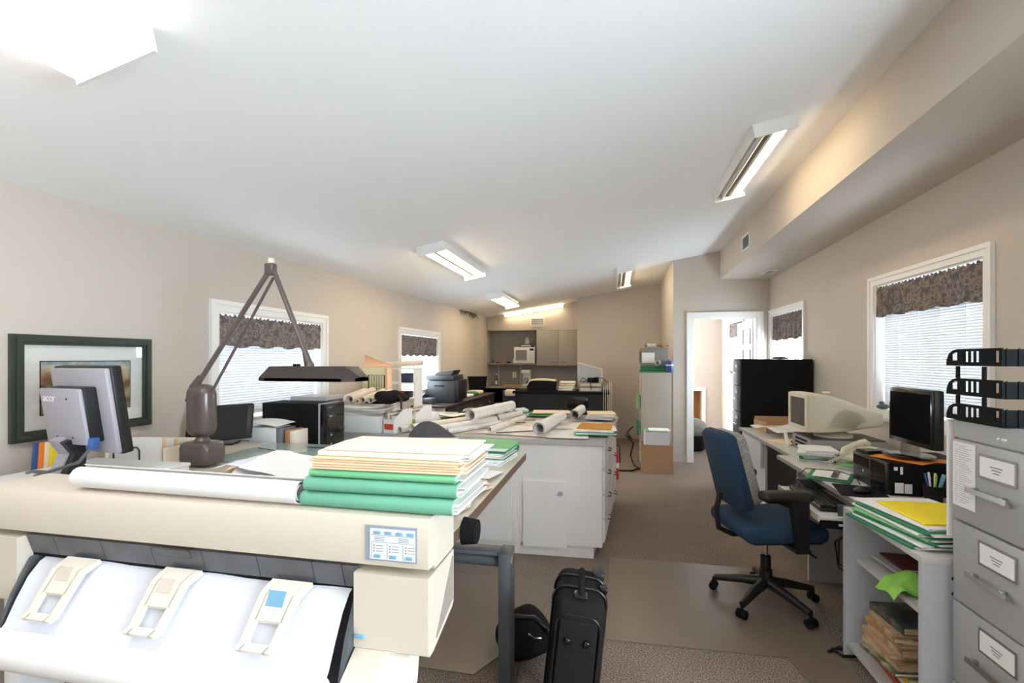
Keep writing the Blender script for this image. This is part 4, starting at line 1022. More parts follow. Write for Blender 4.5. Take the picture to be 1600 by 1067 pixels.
# ---- things on the computer desk
DZ_ = .731
t = thing('desktop_computer', 'black desktop computer lying on its side under the flat monitor', 'computer', (1.66, 3.065, DZ_))
WR('case', blackm_m, 1.455, 1.88, 2.88, 3.25, DZ_, .905, .004, t)
fr = WR('front_bezel', black_m, 1.44, 1.456, 2.882, 3.248, DZ_ + .002, .903, .005, t)
for q in range(9): WB('bezel_slat', blackg_m, 1.4375, 1.441, 2.905 + q * .016, 2.913 + q * .016, DZ_ + .015, .89, fr)
WB('drive_door', blackg_m, 1.437, 1.441, 3.07, 3.235, .83, .885, fr); MB().cyl((1.436, 3.12, .81), (1.441, 3.12, .81), .008, n=12).w(fr).build('power_button', chrome_m, fr)
WB('sticker', paper_m, 1.475, 1.515, 2.8785, 2.88, .745, .80, t); WB('sticker', paperb_m, 1.52, 1.555, 2.8785, 2.88, .745, .795, t); WB('badge', white_m, 1.47, 1.488, 2.8785, 2.88, .865, .883, t); WB('badge', white_m, 1.50, 1.512, 2.8785, 2.88, .845, .885, t)
t = thing('flat_monitor', 'black flat monitor standing on the desktop computer', 'monitor', (1.62, 3.03, .918), 0)
m_ = MB(); m_.ellipsoid((0, 0, .008), (.115, .125, .012)); m_.build('stand_base', blackg_m, t)
m_ = MB(); m_.prism([(-.02, .01), (.03, .01), (.022, .10), (-.008, .10)], 'y', -.05, .05); m_.build('stand_neck', clear_m, t)
RBox('case', black_m, .0, -.06, .225, .045, .385, .305, .008, t); RBox('bezel', blackg_m, -.026, -.06, .225, .012, .38, .30, .004, t); Box('screen', screen_m, -.0335, -.0315, -.235, .115, .10, .355, t)
sheet_paper('orange sheet of card on the desktop computer', (1.58, 3.00, .9065), .26, .18, R(-55), orange_m, .0003, 5, name='card_sheet')
sheet_paper('second orange sheet of card behind the flat monitor', (1.72, 2.95, .910), .24, .12, R(-20), orange_m, .0002, 6, name='card_sheet')
book('slim black case lying at the front of the desktop computer top', (1.50, 3.19, .906), .10, .08, .012, black_m, R(20), 'slim_case', cat='case', pm=black_m)
t = thing('pen_cup', 'black mesh pen cup in front of the desktop computer', 'cup', (1.60, 2.79, DZ_))
MB().lathe([(.036, 0), (.036, .004), (.042, .085), (.039, .085), (.034, .006), (.001, .006)], 24).build('cup', nylon_m, t)
for k, (dx, dy, m_, l) in enumerate(((-.02, .0, blue_m, 'blue-capped pen in the black pen cup'), (.0, .02, white_m, 'white pen in the black pen cup'), (.022, -.005, skyblue_m, 'thick light blue marker in the black pen cup'), (-.005, -.02, lime_m, 'green pen in the black pen cup'), (.01, .01, peach_m, 'pink pencil in the black pen cup'))):
    p = thing('pen', l, 'pen', (1.60 + dx * .5, 2.79 + dy * .5, DZ_ + .008), 0, 'pens in the cup')
    MB().tube([(0, 0, 0), (dx * 1.0, dy * 1.0, .10)], .0045 if k != 2 else .008, 8).build('barrel', m_, p); MB().tube([(dx * 1.0, dy * 1.0, .10), (dx * 1.4, dy * 1.4, .135)], .0052 if k != 2 else .009, 8).build('cap', m_, p)
o = tag(RBox('mouse_pad', blackm_m, 0, 0, .002, .22, .26, .004, .0015), 'black mouse pad on the computer desk', 'mouse pad'); o.location = (1.335, 2.93, DZ_); o.rotation_euler = (0, 0, R(-12))
t = thing('computer_mouse', 'black computer mouse on the black mouse pad', 'mouse', (1.33, 2.89, DZ_ + .005), R(-70))
MB().ellipsoid((0, 0, .012), (.030, .052, .022), lambda v: (v.x, v.y, max(v.z, -.5))).build('shell', black_m, t); MB().cyl((-.003, .03, .029), (.003, .03, .029), .007, n=12).build('wheel', frame_m, t)
MBc = MB(); MBc.tube([(1.345, 2.955, .765), (1.37, 3.06, .785), (1.33, 3.18, .785), (1.19, 3.27, .775), (1.13, 3.27, .71), (1.12, 3.10, .695)], .003, 6); tag(MBc.build('mouse_cable', cable_m), 'thin black cable looping over the papers to the keyboard', 'cable')
t = thing('keyboard', 'black keyboard on the pulled-out tray', 'keyboard', (1.175, 3.03, .646), R(90))
m_ = MB(); m_.prism([(-.085, 0), (.085, 0), (.085, .020), (-.085, .010)], 'x', -.225, .225); m_.build('case', black_m, t)
m_ = MB()
for r_ in range(6):
    for c_ in range(17): m_.rbox(-.205 + c_ * .0252 + .003 * (r_ % 3), -.066 + r_ * .0262, .017 + r_ * .0016, .019, .019, .008, .002, 1)
kk = m_.build('keys', blackg_m, t); kk['kind'] = 'stuff'
m_ = MB()
for c_ in range(18): m_.box(-.205 + c_ * .024, -.192 + c_ * .024, .077, .083, .0196, .0206)
m_.build('legend_strip', white_m, t)
folder('green folder holding a white printed page on the computer desk', (1.315, 3.25, DZ_), .27, .23, .010, dgreen_m, paper_m, R(62), seed=140, n=2, stick=.01)
sheet_paper('white page with a dark picture on the green folder', (1.325, 3.25, DZ_ + .0165), .23, .18, R(62), paper_m, .0008, 9)
o = tag(Box('photo_print', cover_a, -.09, .09, -.018, .018, 0, .001), 'dark strip photograph on the white page', 'photo'); o.location = (1.335, 3.22, DZ_ + .0235); o.rotation_euler = (0, 0, R(62))
zz = DZ_; rr = random.Random(4)
for k in range(6):
    cm = (paper_m, dgreen_m, paperb_m, lgreen_m, paper_m, paper_m)[k]
    folder('%s folder of the untidy pile beside the telephone' % ('lowest', 'second', 'third', 'fourth', 'fifth', 'topmost')[k], (1.44 + rr.uniform(-.015, .015), 3.765 + rr.uniform(-.015, .015), zz), .25, .22, .013, cm, paper_m, R(75 + rr.uniform(-12, 12)), seed=150 + k, group='untidy folder pile by the telephone', n=3, stick=.015); zz += .0145
t = thing('telephone', 'cream desk telephone with handset propped on papers', 'telephone', (1.66, 3.53, DZ_ + .068), R(-35), rot=(R(16), 0, R(-66)))
RBox('base', cream_m, 0, 0, .025, .24, .21, .04, .012, t, 3)
m_ = MB()
for r_ in range(4):
    for c_ in range(3): m_.rbox(.02 + c_ * .022, -.055 + r_ * .022, .048, .015, .014, .006, .002, 1)
for r_ in range(6):
    for c_ in range(2): m_.rbox(.088 + c_ * .016, -.07 + r_ * .02, .047, .012, .010, .004, .001, 1)
m_.build('keys', ivory_m, t); RBox('display', mat('grey_lcd', (140, 138, 120), .3), .05, .07, .048, .09, .03, .006, .002, t); RBox('message_lamp', red_m, -.0, -.01, .047, .014, .01, .005, .001, t)
h_ = MB(); h_.tube([(-.085, -.10, .05), (-.085, -.085, .075), (-.085, 0, .085), (-.085, .085, .075), (-.085, .10, .05)], [.022, .022, .017, .022, .024], 12); h_.build('handset', cream_m, t)
m_ = MB(); m_.tube([(-.085 + .01 * math.cos(a * .9), -.11 - a * .0026, .035 + .008 * math.sin(a * .9)) for a in range(56)], .003, 5); m_.build('coiled_cord', cream_m, t)
folder('flat green folder under the telephone', (1.66, 3.52, DZ_), .32, .26, .03, lgreen_m, paper_m, R(40), seed=158, n=3)
sheet_paper('loose white page behind the telephone', (1.95, 3.70, DZ_ + .001), .16, .24, R(12), paper_m, .003, 12)
# ---- things on the far desk
t = thing('desktop_computer', 'flat grey desktop unit under the beige tube monitor', 'computer', (1.72, 4.12, DZ_))
WR('case', mat('warm_grey_plastic', (150, 148, 144), .5), 1.47, 1.98, 3.95, 4.32, DZ_, DZ_ + .115, .006, t)
for q in range(3): WB('drive_slot', blackm_m, 1.467, 1.471, 4.0 + q * .01, 4.25, DZ_ + .025 + q * .03, DZ_ + .04 + q * .03, t)
WB('lid', mat('dark_grey_lid', (84, 82, 82), .5), 1.48, 1.97, 3.96, 4.31, DZ_ + .115, DZ_ + .124, t)
t = thing('tube_monitor', 'beige tube monitor with dark screen on the far desk', 'monitor', (1.69, 4.12, DZ_ + .125), R(0))
MB().lathe([(.13, 0), (.13, .012), (.10, .03), (.07, .045)], 24).build('swivel_foot', cream_m, t)
q = MB()
secs = [(-.24, .19, .045, .335), (-.16, .19, .045, .335), (-.10, .185, .047, .328), (.02, .165, .055, .29), (.16, .125, .075, .235), (.29, .105, .09, .20)]
V = []
for x, hy, z0, z1 in secs:
    r_ = .025; ring_ = []
    for cy, cz_, a0 in ((hy - r_, z1 - r_, 0), (-hy + r_, z1 - r_, 90), (-hy + r_, z0 + r_, 180), (hy - r_, z0 + r_, 270)):
        for i in range(4): a = R(a0 + 30 * i); ring_.append(q.bm.verts.new((x, cy + r_ * math.cos(a), cz_ + r_ * math.sin(a))))
    V.append(ring_)
for a, b in zip(V, V[1:]):
    for i in range(16): q.bm.faces.new((a[i], a[(i + 1) % 16], b[(i + 1) % 16], b[i]))
q.bm.faces.new(V[0]); q.bm.faces.new(V[-1][::-1]); q.build('case', cream_m, t, sharp=30)
for y0, y1, z0, z1 in ((-.185, .185, .05, .085), (-.185, .185, .30, .33), (-.185, -.15, .085, .30), (.15, .185, .085, .30)): Box('bezel', cream_m, -.255, -.24, y0, y1, z0, z1, t)
Box('screen', mat('crt_glass', (66, 58, 52), .12), -.246, -.2405, -.15, .15, .085, .30, t)
m_ = MB()
for k in range(13):
    for j in range(26 - k):
        a = R(8 + j * 3.3); rad = .07 + k * .012
        m_.box(-.006, .006, -.001, .001, -.0016, .0016, Matrix.Translation((.15 - rad * math.cos(a) * 1.25 + .02, -.199 + max(0, (.15 - rad * math.cos(a) * 1.25 + .12)) * .225, .072 + rad * math.sin(a) * .9)) @ Matrix.Rotation(.22, 4, 'Z')) if .072 + rad * math.sin(a) * .9 < .225 else None
m_.build('vent_slots', mat('slot_shadow_grey', (176, 169, 150), .8), t)
RBox('maker_tag', white_m, -.05, .0, .34, .05, .03, .012, .003, t)
o = tag(RBox('note_card', paper_m, 0, 0, .06, .012, .06, .12, .002), 'small white card propped against the tube monitor', 'card'); o.location = (1.44, 4.33, DZ_); o.rotation_euler = (0, R(-10), 0)
sheet_paper('large curled white sheet at the far end of the desk', (1.60, 4.86, DZ_ + .05), .46, .40, R(20), paper_m, .010, 14)
folder('tan folder with a dark clip on the far desk', (1.50, 4.50, DZ_), .30, .24, .014, manila_m, cream_paper, R(30), seed=170)
o = tag(RBox('binder_clip', blackm_m, 0, 0, .008, .06, .03, .012, .004), 'black clip on the tan folder', 'clip'); o.location = (1.52, 4.42, DZ_ + .016); o.rotation_euler = (0, 0, R(40))
t = thing('cardboard_tray', 'brown curved tray of papers at the foot of the black cabinet', 'tray', (1.66, 5.22, DZ_), R(6))
Box('bottom', card_m, -.19, .19, -.15, .15, 0, .005, t); Box('side', card_m, -.19, -.184, -.15, .15, .005, .10, t); Box('side', card_m, .184, .19, -.15, .15, .005, .10, t); Box('back', card_m, -.184, .184, .144, .15, .005, .13, t)
for k in range(4): Box('paper', (cream_paper, peach_m)[k % 2], -.17, .16, -.14, .12, .006 + k * .009, .013 + k * .009, t)
o = tag(RBox('waste_bin', blackm_m, 0, 0, .14, .22, .26, .28, .03), 'black waste bin under the far desk', 'bin'); o.location = (1.62, 4.25, 0)
# ---- black five-drawer filing cabinet against the right wall
t = thing('filing_cabinet', 'tall black filing cabinet against the right wall by the doorway', 'cabinet', (1.74, 5.74, 0))
WR('body', blackm_m, 1.392, 2.09, 5.57, 5.90, 0, 1.453, .004, t)
for k in range(5):
    z1 = 1.44 - k * .286; d = WR('drawer', mat('charcoal_steel', (58, 58, 60), .4), 1.378, 1.393, 5.578, 5.892, z1 - .278, z1, .004, t)
    WR('handle', chrome_m, 1.360, 1.378, 5.68, 5.79, z1 - .15, z1 - .132, .003, d); WB('label_card', paper_m, 1.375, 1.379, 5.70, 5.77, z1 - .085, z1 - .05, d)
o = tag(RBox('black_box_lid', blackg_m, 0, 0, .011, .14, .1, .022, .004), 'flat black gadget on top of the black filing cabinet', 'gadget'); o.location = (1.80, 5.66, 1.454)
# ---- window sill ornaments
t = thing('photo_stand', 'small clear photo stand on the right window sill', 'ornament', (2.10, 3.99, 1.056), R(-80))
m_ = MB(); m_.prism([(-.06, 0), (.06, 0), (.05, .07), (.03, .10), (-.03, .10), (-.05, .07)], 'y', -.008, .008); m_.build('glass', clear_m, t); Box('photo', cover_c, -.03, .03, -.01, -.0085, .015, .08, t)
t = thing('glass_ornament', 'little dark glass ornament on the right window sill', 'ornament', (2.11, 4.28, 1.056)); MB().ellipsoid((0, 0, .022), (.045, .03, .022)).build('body', frame_m, t); MB().ellipsoid((.0, .02, .05), (.018, .02, .014)).build('head', frame_m, t)
# ---- hall beyond the doorway
t = thing('round_stool', 'grey cushioned stool with a black base seen through the doorway', 'stool', (1.27, 8.05, 0))
MB().ellipsoid((0, 0, .34), (.24, .24, .17)).build('cushion', grey_fab, t); MB().lathe([(.17, 0), (.20, .02), (.22, .20), (.20, .24)], 24).build('base', blackm_m, t)
t = thing('sill_lamp', 'white telephone-like object on the hall window ledge', 'ornament', (2.05, 8.55, 1.215)); RBox('base', white_m, 0, .0, .02, .10, .28, .04, .012, t); MB().tube([(-.06, -.12, .03), (-.07, .0, .0), (-.06, .12, .03)], .012, 8).build('handle', black_m, t)
# ================================================================== left desk between the drafting table and the plan island
t = thing('desk', 'narrow desk under the left window behind the drafting table', 'desk', (-2.15, 2.97, 0))
WR('top', lamtop_m, -2.48, -1.72, 2.535, 3.40, .71, .737, .003, t)
for y in (2.55, 3.36): WB('panel', lam_m, -2.46, -1.74, y, y + .022, 0, .71, t)
WB('modesty_panel', lam_m, -2.46, -2.44, 2.572, 3.36, .25, .71, t)
t = thing('computer_tower', 'large black computer tower with a silver edge strip', 'computer', (-2.04, 2.85, .738))
WR('case', blackm_m, -2.275, -1.855, 2.745, 2.96, .738, 1.165, .004, t); WB('edge_strip', silver_m, -1.855, -1.845, 2.742, 2.96, .738, 1.167, t); fb = WR('front_bezel', blackg_m, -1.845, -1.80, 2.745, 2.96, .738, 1.163, .006, t)
for z in (1.09, 1.03): WB('drive_bay', black_m, -1.8015, -1.798, 2.76, 2.945, z, z + .045, fb)
for z in (.96, .90, .80): MB().cyl((-1.80, 2.80, z), (-1.796, 2.80, z), .008, n=10).w(fb).build('button', silver_m, fb)
WB('side_groove', black_m, -2.25, -1.88, 2.7435, 2.7455, 1.128, 1.132, t)
t = thing('small_computer', 'small white and grey computer draped with a sheet beside the black tower', 'computer', (-2.1, 2.63, .738))
WR('case', white_m, -2.30, -2.03, 2.56, 2.715, .738, 1.03, .006, t); WR('front', mat('mid_grey_plastic', (128, 128, 132), .5), -2.03, -1.99, 2.565, 2.71, .738, 1.028, .008, t); WB('vent_panel', mat('slot_grey', (150, 150, 156), .5), -2.28, -2.21, 2.5585, 2.5605, .76, .95, t)
o = tag(MB().sheet(lambda u, v: ((u - .5) * .28, (v - .5) * .16, .012 * math.cos(u * 3 - 1.2) + .012 * v), 14, 6, .001).build('paper_sheet', paper_m, None, (-2.13, 2.625, 1.046), (0, 0, R(-6)), sharp=70), 'white sheet draped over the small computer', 'paper')
for k in range(2):
    o = tag(RBox('upright_book', (tan_m, cream_paper)[k], 0, 0, .14, .03, .14, .28 - .01 * k, .003), ('tan', 'cream')[k] + ' book standing upright beside the small computer', 'book', 'upright books by the small computer'); o.location = (-1.955 + .034 * k, 2.64, .738)
t = thing('carton', 'small cream carton with papers behind the drafting lamp', 'carton', (-2.40, 2.63, .738))
WR('box', cream_paper, -2.47, -2.315, 2.56, 2.70, .738, .965, .003, t); WB('label', blackm_m, -2.345, -2.335, 2.558, 2.5605, .86, .93, t)
for k in range(4): WB('paper', (manila_m, tan_m, card_m, cream_paper)[k], -2.46 + .004 * k, -2.32 - .003 * k, 2.57, 2.69, .965 + k * .007, .971 + k * .007, t)
t = thing('steel_box', 'blue-grey steel case behind the black tower', 'case', (-2.2, 3.25, .738)); WR('body', steel_m, -2.36, -2.06, 3.14, 3.38, .738, 1.175, .005, t); WB('panel', frame_m, -2.062, -2.056, 3.16, 3.36, .80, 1.15, t)
# small dark monitor and black cap at the back left of the drafting board
t = thing('flat_monitor', 'small dark monitor leaning back behind the drafting lamp', 'monitor', (-2.26, 2.385, TZ + .002), 0, rot=(0, 0, R(18)))
tl = Matrix.Translation((0, 0, .128)) @ Matrix.Rotation(R(-20), 4, 'X') @ Matrix.Rotation(R(-4), 4, 'Y')
m_ = MB(); m_.rbox(0, 0, 0, .36, .03, .21, .006, 2, tl); m_.build('case', black_m, t); m_ = MB(); m_.box(-.155, .155, -.017, -.0145, -.09, .085, tl); m_.build('screen', screen_m, t)
RBox('foot', black_m, 0, .03, .006, .16, .12, .012, .004, t)
o = tag(MB().ellipsoid((0, 0, 0), (.10, .08, .05), lambda v: (v.x, v.y, max(v.z, 0))).build('cap', nylon_m, None, (-2.05, 2.08, TZ + .001)), 'black rounded cap lying left of the lamp base', 'cap'); o.location = (-2.28, 2.14, TZ + .001)

# ================================================================== plan island
FP = [(-2.20, 3.42), (-.065, 3.485), (.04, 4.98), (-2.20, 4.98)]
t = thing('plan_island', 'large worn off-white plan cabinet island in the middle of the room', 'cabinet', (-1.1, 4.2, 0))
MB().prism(FP, 'z', .09, .83).w(t).build('body', isl_m, t)
MB().prism([(-2.18, 3.47), (-.125, 3.535), (-.02, 4.95), (-2.18, 4.95)], 'z', 0, .09).w(t).build('plinth', isl_m, t)
MB().prism([(-2.18, 3.44), (-.125, 3.502), (-.125, 3.54), (-2.18, 3.48)], 'z', 0, .09).w(t).build('toe_board', isl_m, t)
def fy(x): return 3.42 + (x + 2.20) * (.065 / 2.135)
def front_panel(nm, x0, x1, z0, z1, d=.020):
    M_ = MB(); M_.prism([(x0, fy(x0) - d), (x1, fy(x1) - d), (x1, fy(x1)), (x0, fy(x0))], 'z', z0, z1); return M_.w(t).build(nm, isl_m, t)
for x0, x1 in ((-.64, -.315), (-1.17, -.735), (-1.62, -1.19), (-2.07, -1.64)):
    z0, z1 = (.075, .55) if x0 > -.7 else (.10, .80)
    d = front_panel('door', x0, x1, z0, z1)
    kx = x1 - .045; y = fy(kx) - .020
    k_ = MB(); k_.cyl((kx, y, z1 - .075), (kx, y - .012, z1 - .075), .008, n=10); k_.cyl((kx, y - .012, z1 - .075), (kx, y - .024, z1 - .075), .018, .014, n=14); k_.w(d).build('knob', silver_m, d)
    for hz in (z0 + .07, z1 - .07): MB().cyl((x0 - .005, y - .001, hz - .025), (x0 - .005, y - .001, hz + .025), .005, n=8).w(d).build('hinge', isl_m, d)
for x in (-.715, -.665): front_panel('stile', x, x + .02, .10, .83, .006)
def rx(y): return -.065 + (y - 3.485) * (.105 / 1.495)
for k in range(4):
    z1 = .81 - k * .18; z0 = z1 - .165
    for a, b in ((3.55, 4.20), (4.25, 4.93)):
        M_ = MB(); M_.prism([(rx(a), a), (rx(b), b), (rx(b) + .014, b), (rx(a) + .014, a)], 'z', z0, z1); d = M_.w(t).build('drawer', isl_m, t)
        c_ = (a + b) / 2; M_ = MB(); M_.tube([(rx(c_ - .06) + .012, c_ - .06, z0 + .09), (rx(c_) + .035, c_ - .045, z0 + .085), (rx(c_) + .038, c_ + .045, z0 + .085), (rx(c_ + .06) + .012, c_ + .06, z0 + .09)], .005, 6); M_.w(d).build('pull', pencil_m, d)
t = thing('worktop', 'grey edged worktop covered with plans on the island', 'worktop', (-1.1, 4.2, .831))
MB().prism([(-2.22, 3.395), (-.04, 3.46), (.068, 5.0), (-2.22, 5.0)], 'z', .831, .868).w(t).build('slab', istop_m, t)
IZ = .869
# ---- on the island
t = thing('document_box', 'white box heaped with old plan sheets on the island', 'box', (-1.97, 3.60, IZ))
WR('box', white_m, -2.165, -1.785, 3.435, 3.74, IZ, 1.005, .003, t)
rr = random.Random(12)
for k in range(9):
    a = rr.uniform(-.01, .01)
    M_ = MB(); M_.sheet(lambda u, v: (-2.165 + a + u * (.385 + rr.uniform(0, .004)), 3.43 + v * .31, 1.009 + k * .0078 + .003 * math.sin(u * 5 + k) + .012 * max(0, u - .8) * k * .4), 10, 3, .005); M_.w(t).build('plan_sheet', (plan_m, plank_m, paper_m)[k % 3], t)
for k, (dx, dy, dz, r_) in enumerate(((.0, .0, 0, .030), (.070, .02, .004, .034), (.126, .04, 0, .018), (.177, .03, .004, .029), (.236, .05, .006, .026))):
    p0 = Vector((-2.165 + dx, 3.50 + dy, 1.09 + r_)); roll('%s plan roll lying on the white document box' % ('leftmost', 'second', 'thin middle', 'fourth', 'rightmost')[k], p0, p0 + Vector((-.09, .55, .035)), r_, plank_m, group='plan rolls on the document box', rin=.7)
t = thing('black_bag', 'crumpled black bag with a hanging strap on the document box', 'bag', (-1.76, 3.60, 1.088))
M_ = MB(); M_.ellipsoid((0, 0, .055), (.15, .10, .055), lambda v: (v.x, v.y * (1 - .2 * v.z), max(-1, v.z * (1 - .25 * v.x) + .14 * math.sin(5 * v.x + 2 * v.y)))); M_.build('body', nylon_m, t, sharp=50)
MB().tube([(.09, -.07, .07), (.13, -.105, .05), (.135, -.11, -.03)], .009, 6).build('strap', black_m, t)
for k, (x, y, m_, l) in enumerate(((-1.69, 3.57, mat('red_label', (214, 78, 52), .6), 'white magazine holder with a red label beside the white document box'), (-1.64, 3.88, mat('lime_label', (164, 200, 50), .6), 'white magazine holder with a lime green label on the island'))):
    t = thing('magazine_holder', l, 'file holder', (x, y, IZ), R(-12))
    M_ = MB(); M_.prism([(-.12, 0), (.12, 0), (.12, .18), (.0, .18), (-.12, .11)], 'x', -.005 - .045, -.045); M_.prism([(-.12, 0), (.12, 0), (.12, .18), (.0, .18), (-.12, .11)], 'x', .045, .05)
    M_.box(-.045, .045, -.12, -.115, 0, .11); M_.box(-.045, .045, .115, .12, 0, .18); M_.box(-.045, .045, -.115, .115, 0, .005); M_.build('holder', paper_m, t)
    Box('label', m_, -.042, .042, -.1225, -.12, .03, .075, t)
    for q in range(4): Box('magazine', (cover_c, paper_m)[q % 2], -.038 + q * .02, -.024 + q * .02, -.11, .11, .006, .165 - .01 * q, t)
# plan rolls across the front left of the island
spec = [((-1.63, 3.47), (-1.37, 4.05), .026, plank_m), ((-1.54, 3.50), (-1.22, 4.15), .036, plan_m), ((-1.455, 3.50), (-1.12, 4.20), .036, plank_m), ((-1.33, 3.50), (-1.02, 4.15), .034, plan_m), ((-1.245, 3.50), (-.95, 4.05), .022, plan_m)]
names = ['leftmost thin', 'second', 'third', 'fourth', 'fifth']
for k, (a, b, r_, m_) in enumerate(spec): roll('%s plan roll in the row at the front of the island' % names[k], (a[0], a[1], IZ + r_ + .002), (b[0], b[1], IZ + r_ + .002), r_, m_, group='row of plan rolls on the island', rin=.72)
roll('fat white plan roll lying behind the dusting brush', (-1.13, 3.72, IZ + .128), (-.97, 4.62, IZ + .122), .048, plan_m, rin=.8)
roll('slim plan roll right of the dusting brush', (-.935, 3.60, IZ + .034), (-.80, 4.40, IZ + .034), .022, plan_m)
roll('plan roll lying behind the slim one', (-1.03, 4.25, IZ + .042), (-.89, 4.68, IZ + .042), .030, plan_m)
roll('large lone plan roll lying on the spread plans', (-.53, 3.50, IZ + .066), (-.44, 4.32, IZ + .066), .050, plan_m, rin=.72)
roll('short plan roll standing out at the far edge of the island', (-.335, 4.42, IZ + .066), (-.30, 4.92, IZ + .066), .050, plan_m, rin=.7)
o = tag(MB().cyl((-1.50, 4.55, IZ + .03), (-1.42, 4.62, IZ + .03), .026, n=16).build('black_tube', black_m), 'short black tube lying at the back of the island', 'tube')
for k, (x, y, w, h, a, m_, l) in enumerate(((-.86, 4.05, .9, .85, 4, plank_m, 'wide tan plan sheet spread on the island'), (-.62, 3.78, .72, .50, -8, plan_m, 'white plan sheet spread at the front of the island'), (-.32, 3.62, .30, .30, 3, paper_m, 'plain white page at the front right of the island'), (-.28, 4.12, .46, .40, 8, plan_m, 'plan sheet under the ochre folder'))):
    sheet_paper(l, (x, y, IZ + .001 + k * .0032), w, h, R(a), m_, .0003, 30 + k, name='plan_sheet', group='plan sheets spread on the island')
t = thing('drafting_scale', 'dark slim straightedge on the spread plan', 'ruler', (-.72, 3.64, IZ + .014), R(30)); M_ = MB(); M_.prism([(-.008, 0), (.008, 0), (0, .007)], 'x', -.17, .17); M_.build('bar', pencil_m, t)
for k in range(2): o = tag(RBox('pencil_stub', pencil_m, 0, 0, .004, .10, .018, .007, .002), ('nearer', 'farther')[k] + ' dark flat strip on the tan plan sheet', 'strip'); o.location = (-.80 + .06 * k, 4.15 + .2 * k, IZ + .014); o.rotation_euler = (0, 0, R(12))
rr = random.Random(21); zz = IZ + .015
for k in range(5):
    folder('%s folder of the pile under the ochre folder' % ('lowest', 'second', 'third', 'fourth', 'fifth')[k], (-.12 + rr.uniform(-.015, .015), 3.72 + rr.uniform(-.015, .015), zz), .30, .27, .008, (lgreen_m, paper_m, green_m, paper_m, cream_paper)[k], paper_m, R(rr.uniform(-8, 8)), seed=200 + k, group='pile under the ochre folder', n=2); zz += .0092
folder('ochre folder on top of the pile at the island corner', (-.12, 3.73, zz), .25, .30, .009, ochre_m, cream_paper, R(-3), seed=210, n=2, stick=.003)
zz = IZ + .015
for k in range(4):
    folder('%s folder of the far right pile on the island' % ('lowest', 'second', 'third', 'topmost tan')[k], (-.095 + rr.uniform(-.01, .01), 4.64 + rr.uniform(-.02, .02), zz), .25, .25, .014, (paperb_m, cream_paper, paper_m, manila_m)[k], paper_m, R(rr.uniform(-10, 10)), seed=220 + k, group='far right folder pile on the island', n=3, stick=.008); zz += .0155
zz = IZ + .015
for k in range(3):
    folder('%s folder of the peach pile at the back of the island' % ('lower green', 'dark green', 'top peach')[k], (-.66 + .03 * k, 4.80, zz), .36, .24, .012, (lgreen_m, dgreen_m, manila_m)[k], paper_m, R(5 * k - 4), seed=230 + k, group='peach pile on the island', n=3, stick=.02); zz += .0135
zz = IZ + .015
for k in range(4):
    folder('%s folder of the green pile at the back of the island' % ('lowest white', 'second', 'third', 'topmost green')[k], (-1.15 + .008 * k, 4.85, zz), .26, .20, .013, (paper_m, dgreen_m, paperb_m, lgreen_m)[k], paper_m, R(6 * k - 9), seed=240 + k, group='green pile on the island', n=3, stick=.02); zz += .0145
o = tag(MB().ellipsoid((0, 0, .035), (.10, .06, .035)).build('plastic_bag', mat('grey_film', (150, 152, 158), .3), None, (-1.43, 4.78, IZ + .004)), 'crumpled grey plastic bag beside the green pile', 'bag')
o = tag(MB().ellipsoid((0, 0, .03), (.08, .05, .03), lambda v: (v.x, v.y, v.z + .1 * math.sin(6 * v.x))).build('cloth', mat('pale_blue_cloth', (204, 214, 224), .9), None, (-.92, 4.88, IZ + .016)), 'crumpled pale blue cloth at the back of the island', 'cloth')
folder('dark green folder leaning behind the row of plan rolls', (-1.45, 4.35, IZ + .001), .32, .24, .02, dgreen_m, paper_m, R(24), seed=250)
sheet_paper('white card curling over the dark green folder', (-1.46, 4.38, IZ + .028), .34, .2, R(14), cream_paper, .006, 41)
# at the back left corner: pads, rack and curled sheet
t = thing('drawing_pad', 'large cream drawing pad standing at the left wall', 'pad', (-2.34, 4.40, IZ), R(-6)); Box('board', mat('pad_cream', (246, 238, 206), .8), -.14, .14, -.012, .012, 0, .50, t); Box('edge', peach_m, .14, .165, -.03, .05, 0, .50, t); Box('front_sheet', mat('pale_yellow', (240, 232, 180), .8), -.13, .13, -.016, -.012, 0, .34, t)
o = tag(MB().sheet(lambda u, v: ((u - .5) * .34, .05 * math.sin(v * 2.2) - .03, .0 + v * .13 * (1 - u) + .02 * u), 10, 8, .001).build('curled_sheet', peach_m, None, (-2.31, 4.42, IZ + .50), (0, 0, R(-6)), sharp=70), 'curled peach sheet on top of the drawing pad', 'paper')
t = thing('wire_rack', 'black wire file rack in front of the drawing pad', 'rack', (-2.22, 4.21, IZ), R(-6))
MB().tube([(-.09, 0, .0), (-.09, 0, .43), (.09, 0, .43), (.09, 0, 0)], .005, 6).build('frame', blackm_m, t)
for k in range(9): MB().tube([(-.075 + k * .019, 0, .24), (-.075 + k * .019, 0, .43)], .0022, 5).build('wire', blackm_m, t)
Box('rack_base', blackm_m, -.095, .095, -.06, .06, 0, .24, t)
roll('white cardboard tube lying on top of the shelf by the far left window', (-2.38, 4.72, IZ + .525), (-1.98, 4.78, IZ + .545), .032, plank_m, rin=.85)
t = thing('small_shelf', 'small white shelf with odds and ends beside the far left window', 'shelf', (-2.2, 4.78, IZ))
for x in (-.24, .16): Box('side', white_m, x, x + .015, -.1, .1, 0, .49, t)
for z in (.0, .16, .32, .475): Box('board', white_m, -.225, .16, -.1, .1, z, z + .015, t)
